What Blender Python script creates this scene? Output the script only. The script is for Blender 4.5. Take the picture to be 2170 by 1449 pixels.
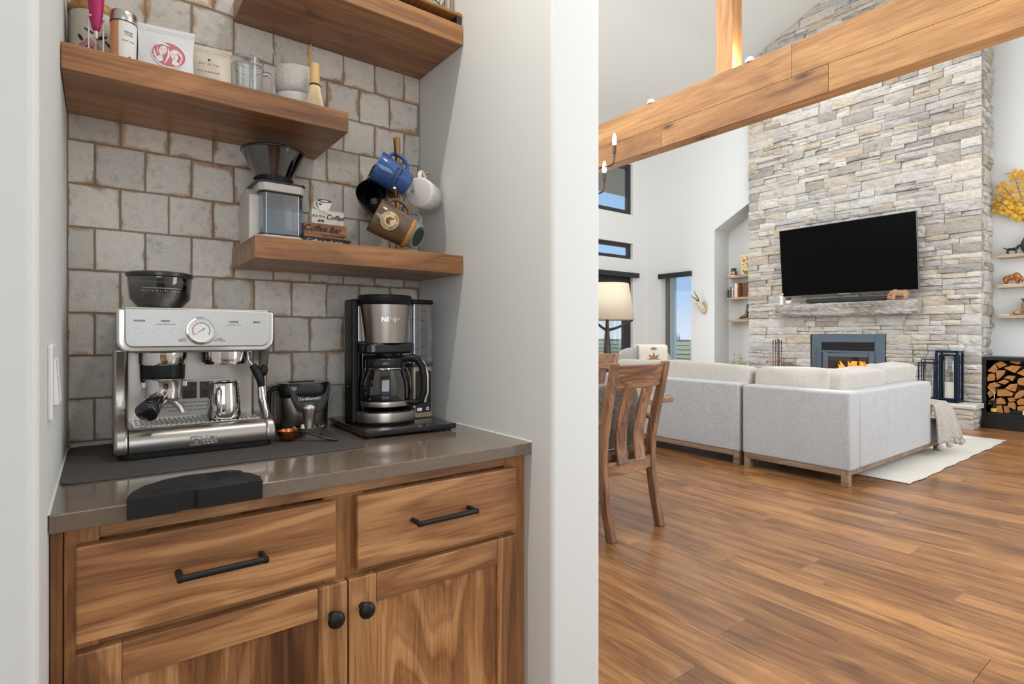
import bpy, bmesh, math, random
from mathutils import Vector, Matrix, Euler, noise as mnoise
for _o in list(bpy.data.objects): bpy.data.objects.remove(_o)
scene = bpy.context.scene
COL = scene.collection
rad = math.radians
PI = math.pi
random.seed(7)

# ------------------------------------------------------------------ camera
cam_data = bpy.data.cameras.new('camera')
cam = bpy.data.objects.new('camera', cam_data); COL.objects.link(cam)
cam.location = (0, 0, 1.18)
cam.rotation_euler = (rad(90), 0, rad(-36.967))
cam_data.sensor_width = 36; cam_data.lens = 36 * 1161.2 / 2170
cam_data.shift_y = -(724.5 - 709.6) / 2170
cam_data.clip_start = 0.03; cam_data.clip_end = 600
scene.camera = cam
scene.view_settings.view_transform = 'Standard'
scene.view_settings.look = 'None'
scene.view_settings.exposure = 0.0
scene.view_settings.gamma = 1.0
scene.view_settings.use_curve_mapping = False

# ------------------------------------------------------------------ world: clear sky, pale at the horizon
world = bpy.data.worlds.new('sky'); scene.world = world; world.use_nodes = True
wn = world.node_tree.nodes; wl = world.node_tree.links; wn.clear()
w_out = wn.new('ShaderNodeOutputWorld'); w_bg = wn.new('ShaderNodeBackground')
w_tc = wn.new('ShaderNodeTexCoord'); w_sep = wn.new('ShaderNodeSeparateXYZ'); w_rmp = wn.new('ShaderNodeValToRGB')
wl.new(w_tc.outputs['Generated'], w_sep.inputs[0]); wl.new(w_sep.outputs['Z'], w_rmp.inputs[0])
w_rmp.color_ramp.elements[0].position = 0.0; w_rmp.color_ramp.elements[0].color = (0.76, 0.81, 0.93, 1)
w_rmp.color_ramp.elements[1].position = 0.55; w_rmp.color_ramp.elements[1].color = (0.15, 0.40, 0.82, 1)
for p_, c_ in ((0.03, (0.64, 0.76, 0.94, 1)), (0.06, (0.50, 0.69, 0.94, 1)), (0.15, (0.33, 0.59, 0.93, 1)), (0.28, (0.21, 0.48, 0.88, 1))):
    e_ = w_rmp.color_ramp.elements.new(p_); e_.color = c_
wl.new(w_rmp.outputs[0], w_bg.inputs[0]); wl.new(w_bg.outputs[0], w_out.inputs[0])
w_bg.inputs[1].default_value = 1.0

# ------------------------------------------------------------------ sun and large soft lights
def lamp(name, kind, loc, rot, energy, color=(1, 1, 1), size=None, size_y=None, angle=None, spot=None):
    d = bpy.data.lights.new(name, kind); d.energy = energy; d.color = color
    if kind == 'AREA':
        if size_y: d.shape = 'RECTANGLE'; d.size = size; d.size_y = size_y
        else: d.shape = 'DISK'; d.size = size
    elif kind == 'SUN': d.angle = angle
    elif kind in ('POINT', 'SPOT'):
        d.shadow_soft_size = size
        if spot: d.spot_size = spot; d.spot_blend = 0.6
    o = bpy.data.objects.new(name, d); o.location = loc; o.rotation_euler = rot; COL.objects.link(o)
    return o
def aim(d): return Vector(d).to_track_quat('-Z', 'Y').to_euler()
lamp('sun', 'SUN', (0, 20, 10), aim((0.14, -2.61, -1.0)), 5.0, (1.0, 0.95, 0.88), angle=rad(0.6))
COOL = (0.86, 0.93, 1.0)
# soft fill added along the windowless near wall of the great room, out of the frame
lamp('window_daylight', 'AREA', (5.2, -0.30, 1.9), aim((0, 1, 0.02)), 155, COOL, 7.0, 2.6)
# soft fill added high on the west wall, which has no windows
lamp('west_window_daylight', 'AREA', (1.15, 3.6, 4.3), aim((1, 0, -0.12)), 185, COOL, 4.6, 2.2)
# daylight from the glazed patio door in the far wall
lamp('far_window_daylight', 'AREA', (6.85, 7.2, 1.25), aim((-0.25, -1, -0.1)), 70, COOL, 1.3, 2.2)
# soft fill added under the ridge, where no fixture hangs
lamp('vault_light', 'AREA', (5.4, 3.5, 5.9), aim((0, 0, -1)), 120, (0.93, 0.96, 1.0), 6.0, 2.4)
# kitchen side: soft fill added behind the camera, and the downlight over the alcove
lamp('kitchen_daylight', 'AREA', (-0.9, -2.3, 1.75), aim((0.35, 1, -0.06)), 44, (0.82, 0.915, 1.0), 2.6, 1.8)
lamp('alcove_downlight', 'AREA', (-0.12, 0.90, 3.375), aim((0.22, 0.3, -1)), 58, (1.0, 0.95, 0.88), 0.075)
lamp('kitchen_downlight', 'AREA', (0.75, 0.25, 3.375), aim((0, 0, -1)), 10, (1.0, 0.96, 0.9), 0.09)  # second downlight added as extra fill from the kitchen side

# ------------------------------------------------------------------ mesh helpers
class MB:
    def __init__(s): s.v = []; s.f = []; s.mi = []
    def add(s, vs, fs, m=0):
        n = len(s.v); s.v += [tuple(v) for v in vs]; s.f += [tuple(i + n for i in f) for f in fs]; s.mi += [m] * len(fs); return s
    def box(s, x0, x1, y0, y1, z0, z1, m=0):
        return s.add([(x0,y0,z0),(x1,y0,z0),(x1,y1,z0),(x0,y1,z0),(x0,y0,z1),(x1,y0,z1),(x1,y1,z1),(x0,y1,z1)],
                     [(0,3,2,1),(4,5,6,7),(0,1,5,4),(1,2,6,5),(2,3,7,6),(3,0,4,7)], m)
    def cyl(s, p0, p1, r0, r1=None, n=16, m=0):
        r1 = r0 if r1 is None else r1
        return s.tube([p0, p1], [r0, r1], n, m=m)
    def tube(s, pts, r, n=8, m=0, caps=True, closed=False):
        pts = [Vector(p) for p in pts]; k = len(pts)
        rs = r if isinstance(r, (list, tuple)) else [r] * k
        vs = []; fs = []; prev = None
        for i, p in enumerate(pts):
            if closed: t = pts[(i + 1) % k] - pts[i - 1]
            else: t = pts[min(i + 1, k - 1)] - pts[max(i - 1, 0)]
            t.normalize()
            if prev is None: u = t.orthogonal().normalized()
            else:
                u = prev - t * prev.dot(t)
                u = u.normalized() if u.length > 1e-6 else t.orthogonal().normalized()
            prev = u; w = t.cross(u)
            for j in range(n):
                a = 2 * PI * j / n; vs.append(p + (u * math.cos(a) + w * math.sin(a)) * rs[i])
        for i in range(k if closed else k - 1):
            for j in range(n):
                a = i * n + j; b = i * n + (j + 1) % n; i2 = (i + 1) % k
                fs.append((a, b, i2 * n + (j + 1) % n, i2 * n + j))
        if caps and not closed: fs += [tuple(range(n))[::-1], tuple((k - 1) * n + j for j in range(n))]
        return s.add(vs, fs, m)
    def lathe(s, prof, n=24, c=(0, 0, 0), m=0, sx=1, sy=1):
        vs = []; fs = []; rings = []
        for r, z in prof:
            if abs(r) < 1e-7: rings.append([len(vs)]); vs.append((c[0], c[1], c[2] + z))
            else:
                rings.append(list(range(len(vs), len(vs) + n)))
                for j in range(n):
                    a = 2 * PI * j / n; vs.append((c[0] + r * sx * math.cos(a), c[1] + r * sy * math.sin(a), c[2] + z))
        for A, B in zip(rings, rings[1:]):
            if len(A) == 1 and len(B) == 1: continue
            for j in range(n):
                k = (j + 1) % n
                if len(A) == 1: fs.append((A[0], B[k], B[j]))
                elif len(B) == 1: fs.append((A[j], A[k], B[0]))
                else: fs.append((A[j], A[k], B[k], B[j]))
        return s.add(vs, fs, m)
    def prism(s, poly, plane, d0, d1, m=0):
        n = len(poly)
        def P(a, b, d): return {'xy': (a, b, d), 'xz': (a, d, b), 'yz': (d, a, b)}[plane]
        vs = [P(a, b, d0) for a, b in poly] + [P(a, b, d1) for a, b in poly]
        fs = [tuple(range(n))[::-1], tuple(range(n, 2 * n))] + [(i, (i + 1) % n, n + (i + 1) % n, n + i) for i in range(n)]
        return s.add(vs, fs, m)
    def grid(s, fn, nu, nv, m=0, cu=False, cv=False):
        vs = []; fs = []
        for i in range(nu):
            for j in range(nv): vs.append(fn(i / (nu if cu else nu - 1), j / (nv if cv else nv - 1)))
        for i in range(nu if cu else nu - 1):
            for j in range(nv if cv else nv - 1):
                i2 = (i + 1) % nu; j2 = (j + 1) % nv
                fs.append((i * nv + j, i2 * nv + j, i2 * nv + j2, i * nv + j2))
        return s.add(vs, fs, m)
    def ball(s, c, r, n=12, m=0):
        r = r if isinstance(r, (tuple, list)) else (r, r, r)
        k = max(4, n // 2); prof = [(math.sin(PI * i / k), -math.cos(PI * i / k)) for i in range(k + 1)]
        prof[0] = (0, -1); prof[-1] = (0, 1)
        t = MB().lathe(prof, n); return s.add([(c[0]+v[0]*r[0], c[1]+v[1]*r[1], c[2]+v[2]*r[2]) for v in t.v], t.f, m)
    def rbox(s, c, size, p=4.0, n=20, m=0, fn=None):
        # soft box: superellipsoid
        def sg(v, e): return math.copysign(abs(v) ** e, v)
        e = 2.0 / p; k = n // 2; vs = []; fs = []
        for i in range(k + 1):
            ph = -PI / 2 + PI * i / k
            for j in range(n):
                th = 2 * PI * j / n
                x = sg(math.cos(ph), e) * sg(math.cos(th), e); y = sg(math.cos(ph), e) * sg(math.sin(th), e); z = sg(math.sin(ph), e)
                q = (c[0] + x * size[0] / 2, c[1] + y * size[1] / 2, c[2] + z * size[2] / 2)
                vs.append(fn(*q) if fn else q)
        for i in range(k):
            for j in range(n): fs.append((i*n+j, i*n+(j+1)%n, (i+1)*n+(j+1)%n, (i+1)*n+j))
        return s.add(vs, fs, m)
    def xf(s, M): s.v = [tuple(M @ Vector(v)) for v in s.v]; return s
    def mesh(s, name, mats, smooth=None, merge=True):
        me = bpy.data.meshes.new(name); me.from_pydata(s.v, [], s.f)
        bm = bmesh.new(); bm.from_mesh(me)
        for f, i in zip(bm.faces, s.mi): f.material_index = i
        if merge: bmesh.ops.remove_doubles(bm, verts=bm.verts, dist=1e-6)
        bmesh.ops.recalc_face_normals(bm, faces=bm.faces)
        if smooth is not None:
            for f in bm.faces: f.smooth = True
        bm.to_mesh(me); bm.free()
        if smooth is not None and smooth < 170: me.set_sharp_from_angle(angle=rad(smooth))
        for m_ in (mats if isinstance(mats, (list, tuple)) else [mats]): me.materials.append(m_)
        return me
    def build(s, name, mats, parent=None, smooth=None, bevel=0, seg=2, sub=0, merge=True):
        me = s.mesh(name, mats, smooth, merge)
        return put(name, me, parent, bevel, seg, sub)
def put(name, me, parent=None, bevel=0, seg=2, sub=0):
    o = bpy.data.objects.new(name, me); COL.objects.link(o)
    if parent: o.parent = parent
    if bevel:
        b = o.modifiers.new('bevel', 'BEVEL'); b.width = bevel; b.segments = seg; b.limit_method = 'ANGLE'; b.angle_limit = rad(35); b.harden_normals = False
    if sub:
        b = o.modifiers.new('subdivision', 'SUBSURF'); b.levels = sub; b.render_levels = sub
    return o
def tag(o, label, cat, group=None, kind=None):
    o['label'] = label
    if cat: o['category'] = cat
    if group: o['group'] = group
    if kind: o['kind'] = kind
    return o
def thing(name, label, cat, loc=(0, 0, 0), rz=0, group=None, rot=None):
    o = bpy.data.objects.new(name, None); COL.objects.link(o); o.empty_display_size = 0.05
    o.location = loc; o.rotation_euler = rot if rot else (0, 0, rz)
    return tag(o, label, cat, group)
def struct(name, mb, mat, label=None, parent=None, **k):
    o = mb.build(name, mat, parent, **k)
    if not parent: o['kind'] = 'structure'
    if label: o['label'] = label
    return o
def copy_tree(o, parent=None, label=None, group=None):
    c = o.copy(); COL.objects.link(c); c.parent = parent
    if label: c['label'] = label
    if group: c['group'] = group
    for ch in list(o.children): copy_tree(ch, c)
    return c
FRONT = (rad(90), 0, 0)
WEST = (rad(90), 0, rad(-90))
def text(parent, s, size, loc, mat, rot=FRONT, name='lettering', ext=0.0004, shear=0, align='CENTER', off=0, space=1.0, bend=None, label=None):
    cu = bpy.data.curves.new(name, 'FONT'); cu.body = s; cu.size = size; cu.align_x = align; cu.align_y = 'CENTER'
    cu.extrude = ext; cu.shear = shear; cu.offset = off; cu.space_character = space; cu.resolution_u = 3
    o = bpy.data.objects.new(name, cu); me = bpy.data.meshes.new_from_object(o)
    bpy.data.objects.remove(o); bpy.data.curves.remove(cu)
    me.name = name
    M_ = Matrix.Translation(loc) @ Euler(rot).to_matrix().to_4x4()
    if bend:
        for v in me.vertices: v.co = Vector(bend(*v.co))
    else: me.transform(M_)
    me.materials.clear(); me.materials.append(mat)
    r = put(name, me, parent)
    if label: r['label'] = label
    return r
def rrect(x0, x1, y0, y1, r, n=5, corners=(1, 1, 1, 1)):
    out = []
    for (cx, cy, a0, on, px, py) in ((x1-r, y0+r, -90, corners[1], x1, y0), (x1-r, y1-r, 0, corners[2], x1, y1), (x0+r, y1-r, 90, corners[3], x0, y1), (x0+r, y0+r, 180, corners[0], x0, y0)):
        if on: out += [(cx + r*math.cos(rad(a0 + 90*i/n)), cy + r*math.sin(rad(a0 + 90*i/n))) for i in range(n+1)]
        else: out.append((px, py))
    return out
def arc(c, r, a0, a1, n=8): return [(c[0] + r*math.cos(rad(a0+(a1-a0)*i/n)), c[1] + r*math.sin(rad(a0+(a1-a0)*i/n))) for i in range(n+1)]
def bez(p0, p1, p2, p3, n=8):
    p0, p1, p2, p3 = map(Vector, (p0, p1, p2, p3)); o = []
    for i in range(n + 1):
        t = i / n; o.append(p0*(1-t)**3 + p1*3*t*(1-t)**2 + p2*3*t*t*(1-t) + p3*t**3)
    return o
def skin(name, pts, edges, radii, mat, parent=None, sub=2):
    me = bpy.data.meshes.new(name); me.from_pydata(pts, edges, []); me.materials.append(mat)
    o = bpy.data.objects.new(name, me); COL.objects.link(o)
    if parent: o.parent = parent
    sk = o.modifiers.new('skin', 'SKIN'); sk.use_smooth_shade = True
    for i, r in enumerate(radii):
        me.skin_vertices[0].data[i].radius = r if isinstance(r, tuple) else (r, r)
    me.skin_vertices[0].data[0].use_root = True
    s_ = o.modifiers.new('subdivision', 'SUBSURF'); s_.levels = sub; s_.render_levels = sub
    return o

def clay(name, balls, mat, parent=None, voxel=.006):
    """one continuous sculpted body: overlapping ellipsoids fused and smoothed"""
    mb = MB()
    for c, r in balls: mb.ball(c, r, 14)
    o = mb.build(name, mat, parent, smooth=180, merge=False)
    r_ = o.modifiers.new('fuse', 'REMESH'); r_.mode = 'VOXEL'; r_.voxel_size = voxel; r_.use_smooth_shade = True
    s_ = o.modifiers.new('smooth', 'SMOOTH'); s_.factor = .6; s_.iterations = 4
    return o

# ------------------------------------------------------------------ material helpers
def srgb(r, g, b):
    f = lambda c: ((c/255+0.055)/1.055)**2.4 if c/255 > 0.04045 else c/255/12.92
    return (f(r), f(g), f(b), 1)
def lin(c): return c if len(c) == 4 else (*c, 1)
def newmat(name):
    m = bpy.data.materials.new(name); m.use_nodes = True
    nt = m.node_tree; b = nt.nodes['Principled BSDF']; return m, nt.nodes, nt.links, b
def N(nodes, t, **k):
    n = nodes.new(t)
    for a, v in k.items(): setattr(n, a, v)
    return n
def M(name, col, rough=0.5, metal=0.0, spec=None, coat=0, trans=0, ior=None, emit=None, es=0, sheen=0, bump=None, var=None, alpha=None, aniso=0, sss=0):
    m, n, l, b = newmat(name); col = lin(col)
    b.inputs['Base Color'].default_value = col; b.inputs['Roughness'].default_value = rough; b.inputs['Metallic'].default_value = metal
    if spec is not None: b.inputs['Specular IOR Level'].default_value = spec
    if coat: b.inputs['Coat Weight'].default_value = coat; b.inputs['Coat Roughness'].default_value = 0.05
    if trans: b.inputs['Transmission Weight'].default_value = trans
    if ior: b.inputs['IOR'].default_value = ior
    if emit: b.inputs['Emission Color'].default_value = lin(emit); b.inputs['Emission Strength'].default_value = es
    if sheen: b.inputs['Sheen Weight'].default_value = sheen
    if alpha is not None: b.inputs['Alpha'].default_value = alpha
    if aniso: b.inputs['Anisotropic'].default_value = aniso
    if bump or var:
        tc = N(n, 'ShaderNodeTexCoord')
    if bump:
        t = N(n, 'ShaderNodeTexNoise'); t.inputs['Scale'].default_value = bump[0]; t.inputs['Detail'].default_value = 3
        l.new(tc.outputs['Object'], t.inputs['Vector'])
        bp = N(n, 'ShaderNodeBump'); bp.inputs['Strength'].default_value = bump[1]; bp.inputs['Distance'].default_value = bump[2] if len(bump) > 2 else 0.002
        l.new(t.outputs['Fac'], bp.inputs['Height']); l.new(bp.outputs[0], b.inputs['Normal'])
    if var:
        t = N(n, 'ShaderNodeTexNoise'); t.inputs['Scale'].default_value = var[0]; t.inputs['Detail'].default_value = 5; t.inputs['Roughness'].default_value = 0.65
        l.new(tc.outputs['Object'], t.inputs['Vector'])
        r = N(n, 'ShaderNodeValToRGB'); r.color_ramp.elements[0].position = 0.3; r.color_ramp.elements[1].position = 0.7
        r.color_ramp.elements[0].color = col; r.color_ramp.elements[1].color = lin(var[1])
        l.new(t.outputs['Fac'], r.inputs[0]); l.new(r.outputs[0], b.inputs['Base Color'])
    return m
def ramp(n, l, src, stops):
    r = N(n, 'ShaderNodeValToRGB'); e = r.color_ramp.elements
    e[0].position, e[0].color = stops[0][0], lin(stops[0][1]); e[1].position, e[1].color = stops[-1][0], lin(stops[-1][1])
    for p, c in stops[1:-1]: q = e.new(p); q.color = lin(c)
    l.new(src, r.inputs[0]); return r.outputs[0]
def mix(n, l, kind, fac, a, b):
    x = N(n, 'ShaderNodeMix', data_type='RGBA', blend_type=kind)
    for s, v in ((x.inputs[0], fac), (x.inputs[6], a), (x.inputs[7], b)):
        if isinstance(v, (int, float)): s.default_value = v
        elif isinstance(v, tuple): s.default_value = lin(v)
        else: l.new(v, s)
    return x.outputs[2]
def math_(n, l, op, a, b=None, c=None):
    x = N(n, 'ShaderNodeMath', operation=op)
    for i, v in enumerate((a, b, c)):
        if v is None: continue
        if isinstance(v, (int, float)): x.inputs[i].default_value = v
        else: l.new(v, x.inputs[i])
    return x.outputs[0]
def noise(n, l, vec, scale, detail=4, rough=0.55, dist=0):
    t = N(n, 'ShaderNodeTexNoise'); t.inputs['Scale'].default_value = scale; t.inputs['Detail'].default_value = detail
    t.inputs['Roughness'].default_value = rough; t.inputs['Distortion'].default_value = dist
    l.new(vec, t.inputs['Vector']); return t.outputs['Fac']
def objvec(n, l, mult=31.7):
    tc = N(n, 'ShaderNodeTexCoord'); oi = N(n, 'ShaderNodeObjectInfo')
    sc = N(n, 'ShaderNodeVectorMath', operation='SCALE'); sc.inputs[0].default_value = (mult, mult*0.73, mult*1.31)
    l.new(oi.outputs['Random'], sc.inputs['Scale'])
    ad = N(n, 'ShaderNodeVectorMath', operation='ADD'); l.new(tc.outputs['Object'], ad.inputs[0]); l.new(sc.outputs[0], ad.inputs[1])
    return ad.outputs[0], oi.outputs['Random'], tc
def mapping(n, l, vec, scale, rot=(0, 0, 0)):
    m = N(n, 'ShaderNodeMapping'); m.inputs['Scale'].default_value = scale; m.inputs['Rotation'].default_value = rot
    l.new(vec, m.inputs['Vector']); return m.outputs[0]
def wood(name, dark, mid, light, axis='x', size=1.0, rough=0.45, knots=0.6, tone=0.25, pores=0.5, coat=0, streak=None, figure=1.0):
    """procedural timber: long grain, cathedral figure, pores and knots; axis = grain direction"""
    m, n, l, b = newmat(name); dark, mid, light = map(lin, (dark, mid, light))
    vec, rnd, tc = objvec(n, l)
    def sc(al, ac):
        al *= size; ac *= size
        return {'x': (al, ac, ac), 'y': (ac, al, ac), 'z': (ac, ac, al)}[axis]
    lo = noise(n, l, mapping(n, l, vec, sc(0.75, 5.0)), 1.0, 2, 0.45, 0.35)          # slow field: growth rings cut as contours
    ring = math_(n, l, 'SINE', math_(n, l, 'MULTIPLY', lo, 62.0))
    g1 = noise(n, l, mapping(n, l, vec, sc(1.3, 20)), 1.0, 6, 0.65, 0.5)
    g2 = noise(n, l, mapping(n, l, vec, sc(7, 190)), 1.0, 3, 0.6)
    g3 = noise(n, l, mapping(n, l, vec, sc(0.9, 3.2)), 1.0, 4, 0.55, 0.6)
    fig = math_(n, l, 'ADD', math_(n, l, 'ADD', math_(n, l, 'MULTIPLY', ring, 0.075 * figure), math_(n, l, 'MULTIPLY', g1, 0.55)), math_(n, l, 'MULTIPLY', g3, 0.45))
    c = ramp(n, l, fig, [(0.28, dark), (0.46, mid), (0.60, light), (0.78, mid)])
    rl_ = math_(n, l, 'ADD', math_(n, l, 'MULTIPLY', math_(n, l, 'SINE', math_(n, l, 'MULTIPLY', math_(n, l, 'ADD', lo, math_(n, l, 'MULTIPLY', g2, 0.012)), 130.0)), 0.5), 0.5)
    c = mix(n, l, 'MULTIPLY', min(1, 0.5 * figure), c, ramp(n, l, rl_, [(0.05, (0.60, 0.52, 0.46)), (0.35, (1, 1, 1))]))
    c = mix(n, l, 'MULTIPLY', pores, c, ramp(n, l, g2, [(0.38, (0.46, 0.40, 0.36)), (0.50, (1, 1, 1))]))
    c = mix(n, l, 'MULTIPLY', 0.55, c, ramp(n, l, g3, [(0.3, (0.66, 0.60, 0.56)), (0.52, (1, 1, 1)), (0.75, (1.12, 1.09, 1.04))]))
    if knots:
        vo = N(n, 'ShaderNodeTexVoronoi', feature='F1'); vo.inputs['Scale'].default_value = 1.0
        vo.voronoi_dimensions = '2D'
        sp = N(n, 'ShaderNodeSeparateXYZ'); l.new(mapping(n, l, vec, sc(1.7, 5.0)), sp.inputs[0])
        ia = 'xyz'.index(axis); oth = [i for i in range(3) if i != ia]; cb_ = N(n, 'ShaderNodeCombineXYZ')
        l.new(sp.outputs[ia], cb_.inputs[0]); l.new(math_(n, l, 'ADD', sp.outputs[oth[0]], sp.outputs[oth[1]]), cb_.inputs[1]); l.new(cb_.outputs[0], vo.inputs['Vector'])
        k = ramp(n, l, vo.outputs['Distance'], [(0.02, (1, 1, 1)), (0.09, (0.25, 0.25, 0.25)), (0.17, (0, 0, 0))])
        sparse = math_(n, l, 'GREATER_THAN', noise(n, l, mapping(n, l, vec, sc(0.8, 2.2)), 1.0, 1), 0.52)
        c = mix(n, l, 'MIX', math_(n, l, 'MULTIPLY', math_(n, l, 'MULTIPLY', k, sparse), knots), c, tuple(x*0.32 for x in dark[:3]))
    if streak:
        s_ = noise(n, l, mapping(n, l, vec, sc(1.7, 16)), 1.0, 4, 0.7, 0.6)
        c = mix(n, l, 'MIX', math_(n, l, 'MULTIPLY', ramp(n, l, s_, [(0.60, (0, 0, 0)), (0.74, (1, 1, 1))]), streak[1]), c, streak[0])
    tn = math_(n, l, 'ADD', math_(n, l, 'MULTIPLY', rnd, tone), 1.0 - tone * 0.5)
    hs = N(n, 'ShaderNodeHueSaturation'); l.new(tn, hs.inputs['Value']); l.new(c, hs.inputs['Color'])
    l.new(hs.outputs[0], b.inputs['Base Color'])
    b.inputs['Roughness'].default_value = rough
    if coat: b.inputs['Coat Weight'].default_value = coat; b.inputs['Coat Roughness'].default_value = 0.18
    bp = N(n, 'ShaderNodeBump'); bp.inputs['Strength'].default_value = 0.18; bp.inputs['Distance'].default_value = 0.0015
    l.new(g2, bp.inputs['Height']); l.new(bp.outputs[0], b.inputs['Normal'])
    return m
def paint(name, col, rough=0.75, tex=0.35):
    """wall paint over hand-trowelled plaster"""
    m, n, l, b = newmat(name); b.inputs['Base Color'].default_value = lin(col); b.inputs['Roughness'].default_value = rough; b.inputs['Specular IOR Level'].default_value = 0.25
    tc = N(n, 'ShaderNodeTexCoord')
    a = noise(n, l, tc.outputs['Object'], 9, 3, 0.5); k = noise(n, l, tc.outputs['Object'], 26, 2, 0.5, 1.5)
    h = math_(n, l, 'ADD', math_(n, l, 'MULTIPLY', a, 0.5), math_(n, l, 'GREATER_THAN', k, 0.71))
    bp = N(n, 'ShaderNodeBump'); bp.inputs['Strength'].default_value = tex; bp.inputs['Distance'].default_value = 0.0012
    l.new(h, bp.inputs['Height']); l.new(bp.outputs[0], b.inputs['Normal']); return m
def clear(name, tint=(1, 1, 1), refl=0.08, rough=0.02, spec=(1, 1, 1)):
    """thin clear sheet: see-through with a fresnel gloss"""
    m = bpy.data.materials.new(name); m.use_nodes = True; n = m.node_tree.nodes; l = m.node_tree.links; n.clear()
    o = N(n, 'ShaderNodeOutputMaterial'); t = N(n, 'ShaderNodeBsdfTransparent'); g = N(n, 'ShaderNodeBsdfGlossy'); mx = N(n, 'ShaderNodeMixShader')
    t.inputs[0].default_value = lin(tint); g.inputs['Roughness'].default_value = rough; g.inputs[0].default_value = lin(spec)
    lw = N(n, 'ShaderNodeLayerWeight'); lw.inputs['Blend'].default_value = 0.25
    f = math_(n, l, 'ADD', math_(n, l, 'MULTIPLY', lw.outputs['Facing'], 0.55), refl)
    f = math_(n, l, 'MINIMUM', f, 0.9)
    l.new(f, mx.inputs[0]); l.new(t.outputs[0], mx.inputs[1]); l.new(g.outputs[0], mx.inputs[2]); l.new(mx.outputs[0], o.inputs[0]); return m
def fabric(name, a, c, scale=260, rough=0.95, bump=0.3, sheen=0.2, stretch=(1, 1, 1)):
    m, n, l, b = newmat(name); vec, rnd, tc = objvec(n, l, 3)
    v = mapping(n, l, vec, stretch)
    f = noise(n, l, v, scale, 2, 0.6); g = noise(n, l, v, 7, 3, 0.5)
    col = ramp(n, l, f, [(0.36, a), (0.62, c)])
    col = mix(n, l, 'MULTIPLY', 0.25, col, ramp(n, l, g, [(0.3, (0.8, 0.8, 0.8)), (0.6, (1, 1, 1))]))
    l.new(col, b.inputs['Base Color']); b.inputs['Roughness'].default_value = rough; b.inputs['Sheen Weight'].default_value = sheen; b.inputs['Specular IOR Level'].default_value = 0.15
    bp = N(n, 'ShaderNodeBump'); bp.inputs['Strength'].default_value = bump; bp.inputs['Distance'].default_value = 0.002
    l.new(f, bp.inputs['Height']); l.new(bp.outputs[0], b.inputs['Normal']); return m
def brushed(name, col, rough=0.3, axis='x', amt=0.25, scale=1.0):
    m, n, l, b = newmat(name); tc = N(n, 'ShaderNodeTexCoord'); b.inputs['Base Color'].default_value = lin(col); b.inputs['Metallic'].default_value = 1
    sc = {'x': (8, 1500, 1500), 'y': (1500, 8, 1500), 'z': (1500, 1500, 8)}[axis]
    g = noise(n, l, mapping(n, l, tc.outputs['Object'], tuple(v * scale for v in sc)), 1.0, 2, 0.6)
    rr = N(n, 'ShaderNodeMapRange'); rr.inputs['To Min'].default_value = rough - amt*0.4; rr.inputs['To Max'].default_value = rough + amt*0.6
    l.new(g, rr.inputs['Value']); l.new(rr.outputs[0], b.inputs['Roughness']); return m

# ------------------------------------------------------------------ materials
WALL = paint('wall_paint', srgb(224, 224, 221))
CEIL = paint('ceiling_paint', srgb(228, 227, 222), tex=0.15)
HICK = dict(dark=srgb(98, 63, 37), mid=srgb(160, 110, 67), light=srgb(192, 142, 94))
HX = wood('hickory_along_x', axis='x', rough=0.42, coat=0.15, tone=0.25, knots=0.8, streak=(srgb(92, 62, 42), 0.45), **HICK)
HZ = wood('hickory_along_z', axis='z', rough=0.42, coat=0.15, tone=0.25, knots=0.8, streak=(srgb(92, 62, 42), 0.45), **HICK)
HFR = wood('hickory_face_frame', srgb(104, 66, 36), srgb(156, 104, 58), srgb(180, 125, 74), axis='z', rough=0.42, coat=0.15, knots=0, tone=0.12, figure=.5)
SHELF = wood('shelf_walnut', srgb(96, 61, 36), srgb(150, 101, 61), srgb(180, 127, 80), axis='x', size=0.9, rough=0.42, coat=0.2, tone=0.1, knots=0.6, figure=.6)
FLOORW = wood('floor_oak', srgb(80, 52, 32), srgb(140, 93, 52), srgb(173, 124, 74), axis='y', size=1.0, rough=0.33, coat=0.2, tone=0.26, knots=0.5, pores=0.55, streak=(srgb(80, 58, 42), 0.85), figure=.3)
BEAMW = wood('beam_fir', srgb(118, 77, 42), srgb(164, 115, 66), srgb(184, 137, 84), axis='y', size=0.6, rough=0.65, knots=0.95, tone=0.1, pores=0.4, streak=(srgb(104, 70, 44), 0.6), figure=.25)
POSTW = wood('post_fir', srgb(128, 84, 46), srgb(170, 120, 70), srgb(190, 144, 92), axis='z', size=0.6, rough=0.65, knots=0.8, tone=0.1, pores=0.3, figure=.5)
CHAIRW = wood('chair_walnut', srgb(84, 56, 38), srgb(128, 90, 62), srgb(156, 114, 82), axis='z', size=1.8, rough=0.4, knots=0.2, tone=0.1, coat=0.2)
CHAIRX = wood('chair_walnut_rail', srgb(84, 56, 38), srgb(128, 90, 62), srgb(156, 114, 82), axis='x', size=1.8, rough=0.4, knots=0.2, tone=0.1, coat=0.2)
SOFAW = wood('sofa_base_ash', srgb(100, 78, 62), srgb(136, 110, 88), srgb(156, 128, 104), axis='y', size=1.4, rough=0.5, knots=0, tone=0.1, figure=.4)
PALEW = wood('pale_oak_shelf', srgb(160, 134, 108), srgb(186, 160, 132), srgb(202, 178, 150), axis='y', size=1.3, rough=0.5, knots=0, tone=0.1, figure=.4)
MANTEL = wood('weathered_grey_timber', srgb(120, 114, 108), srgb(168, 164, 157), srgb(190, 186, 179), axis='y', size=1.6, rough=0.85, knots=0.5, tone=0.05, pores=0.8, streak=(srgb(96, 90, 84), 0.7))
BLACK = M('matte_black', (0.008, 0.008, 0.009), 0.42, spec=0.32)
BLACKG = M('gloss_black_plastic', (0.010, 0.010, 0.012), 0.16, coat=0.4)
DKGREY = M('dark_grey_rubber', srgb(78, 74, 72), 0.75, bump=(300, 0.15, 0.0005))
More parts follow.
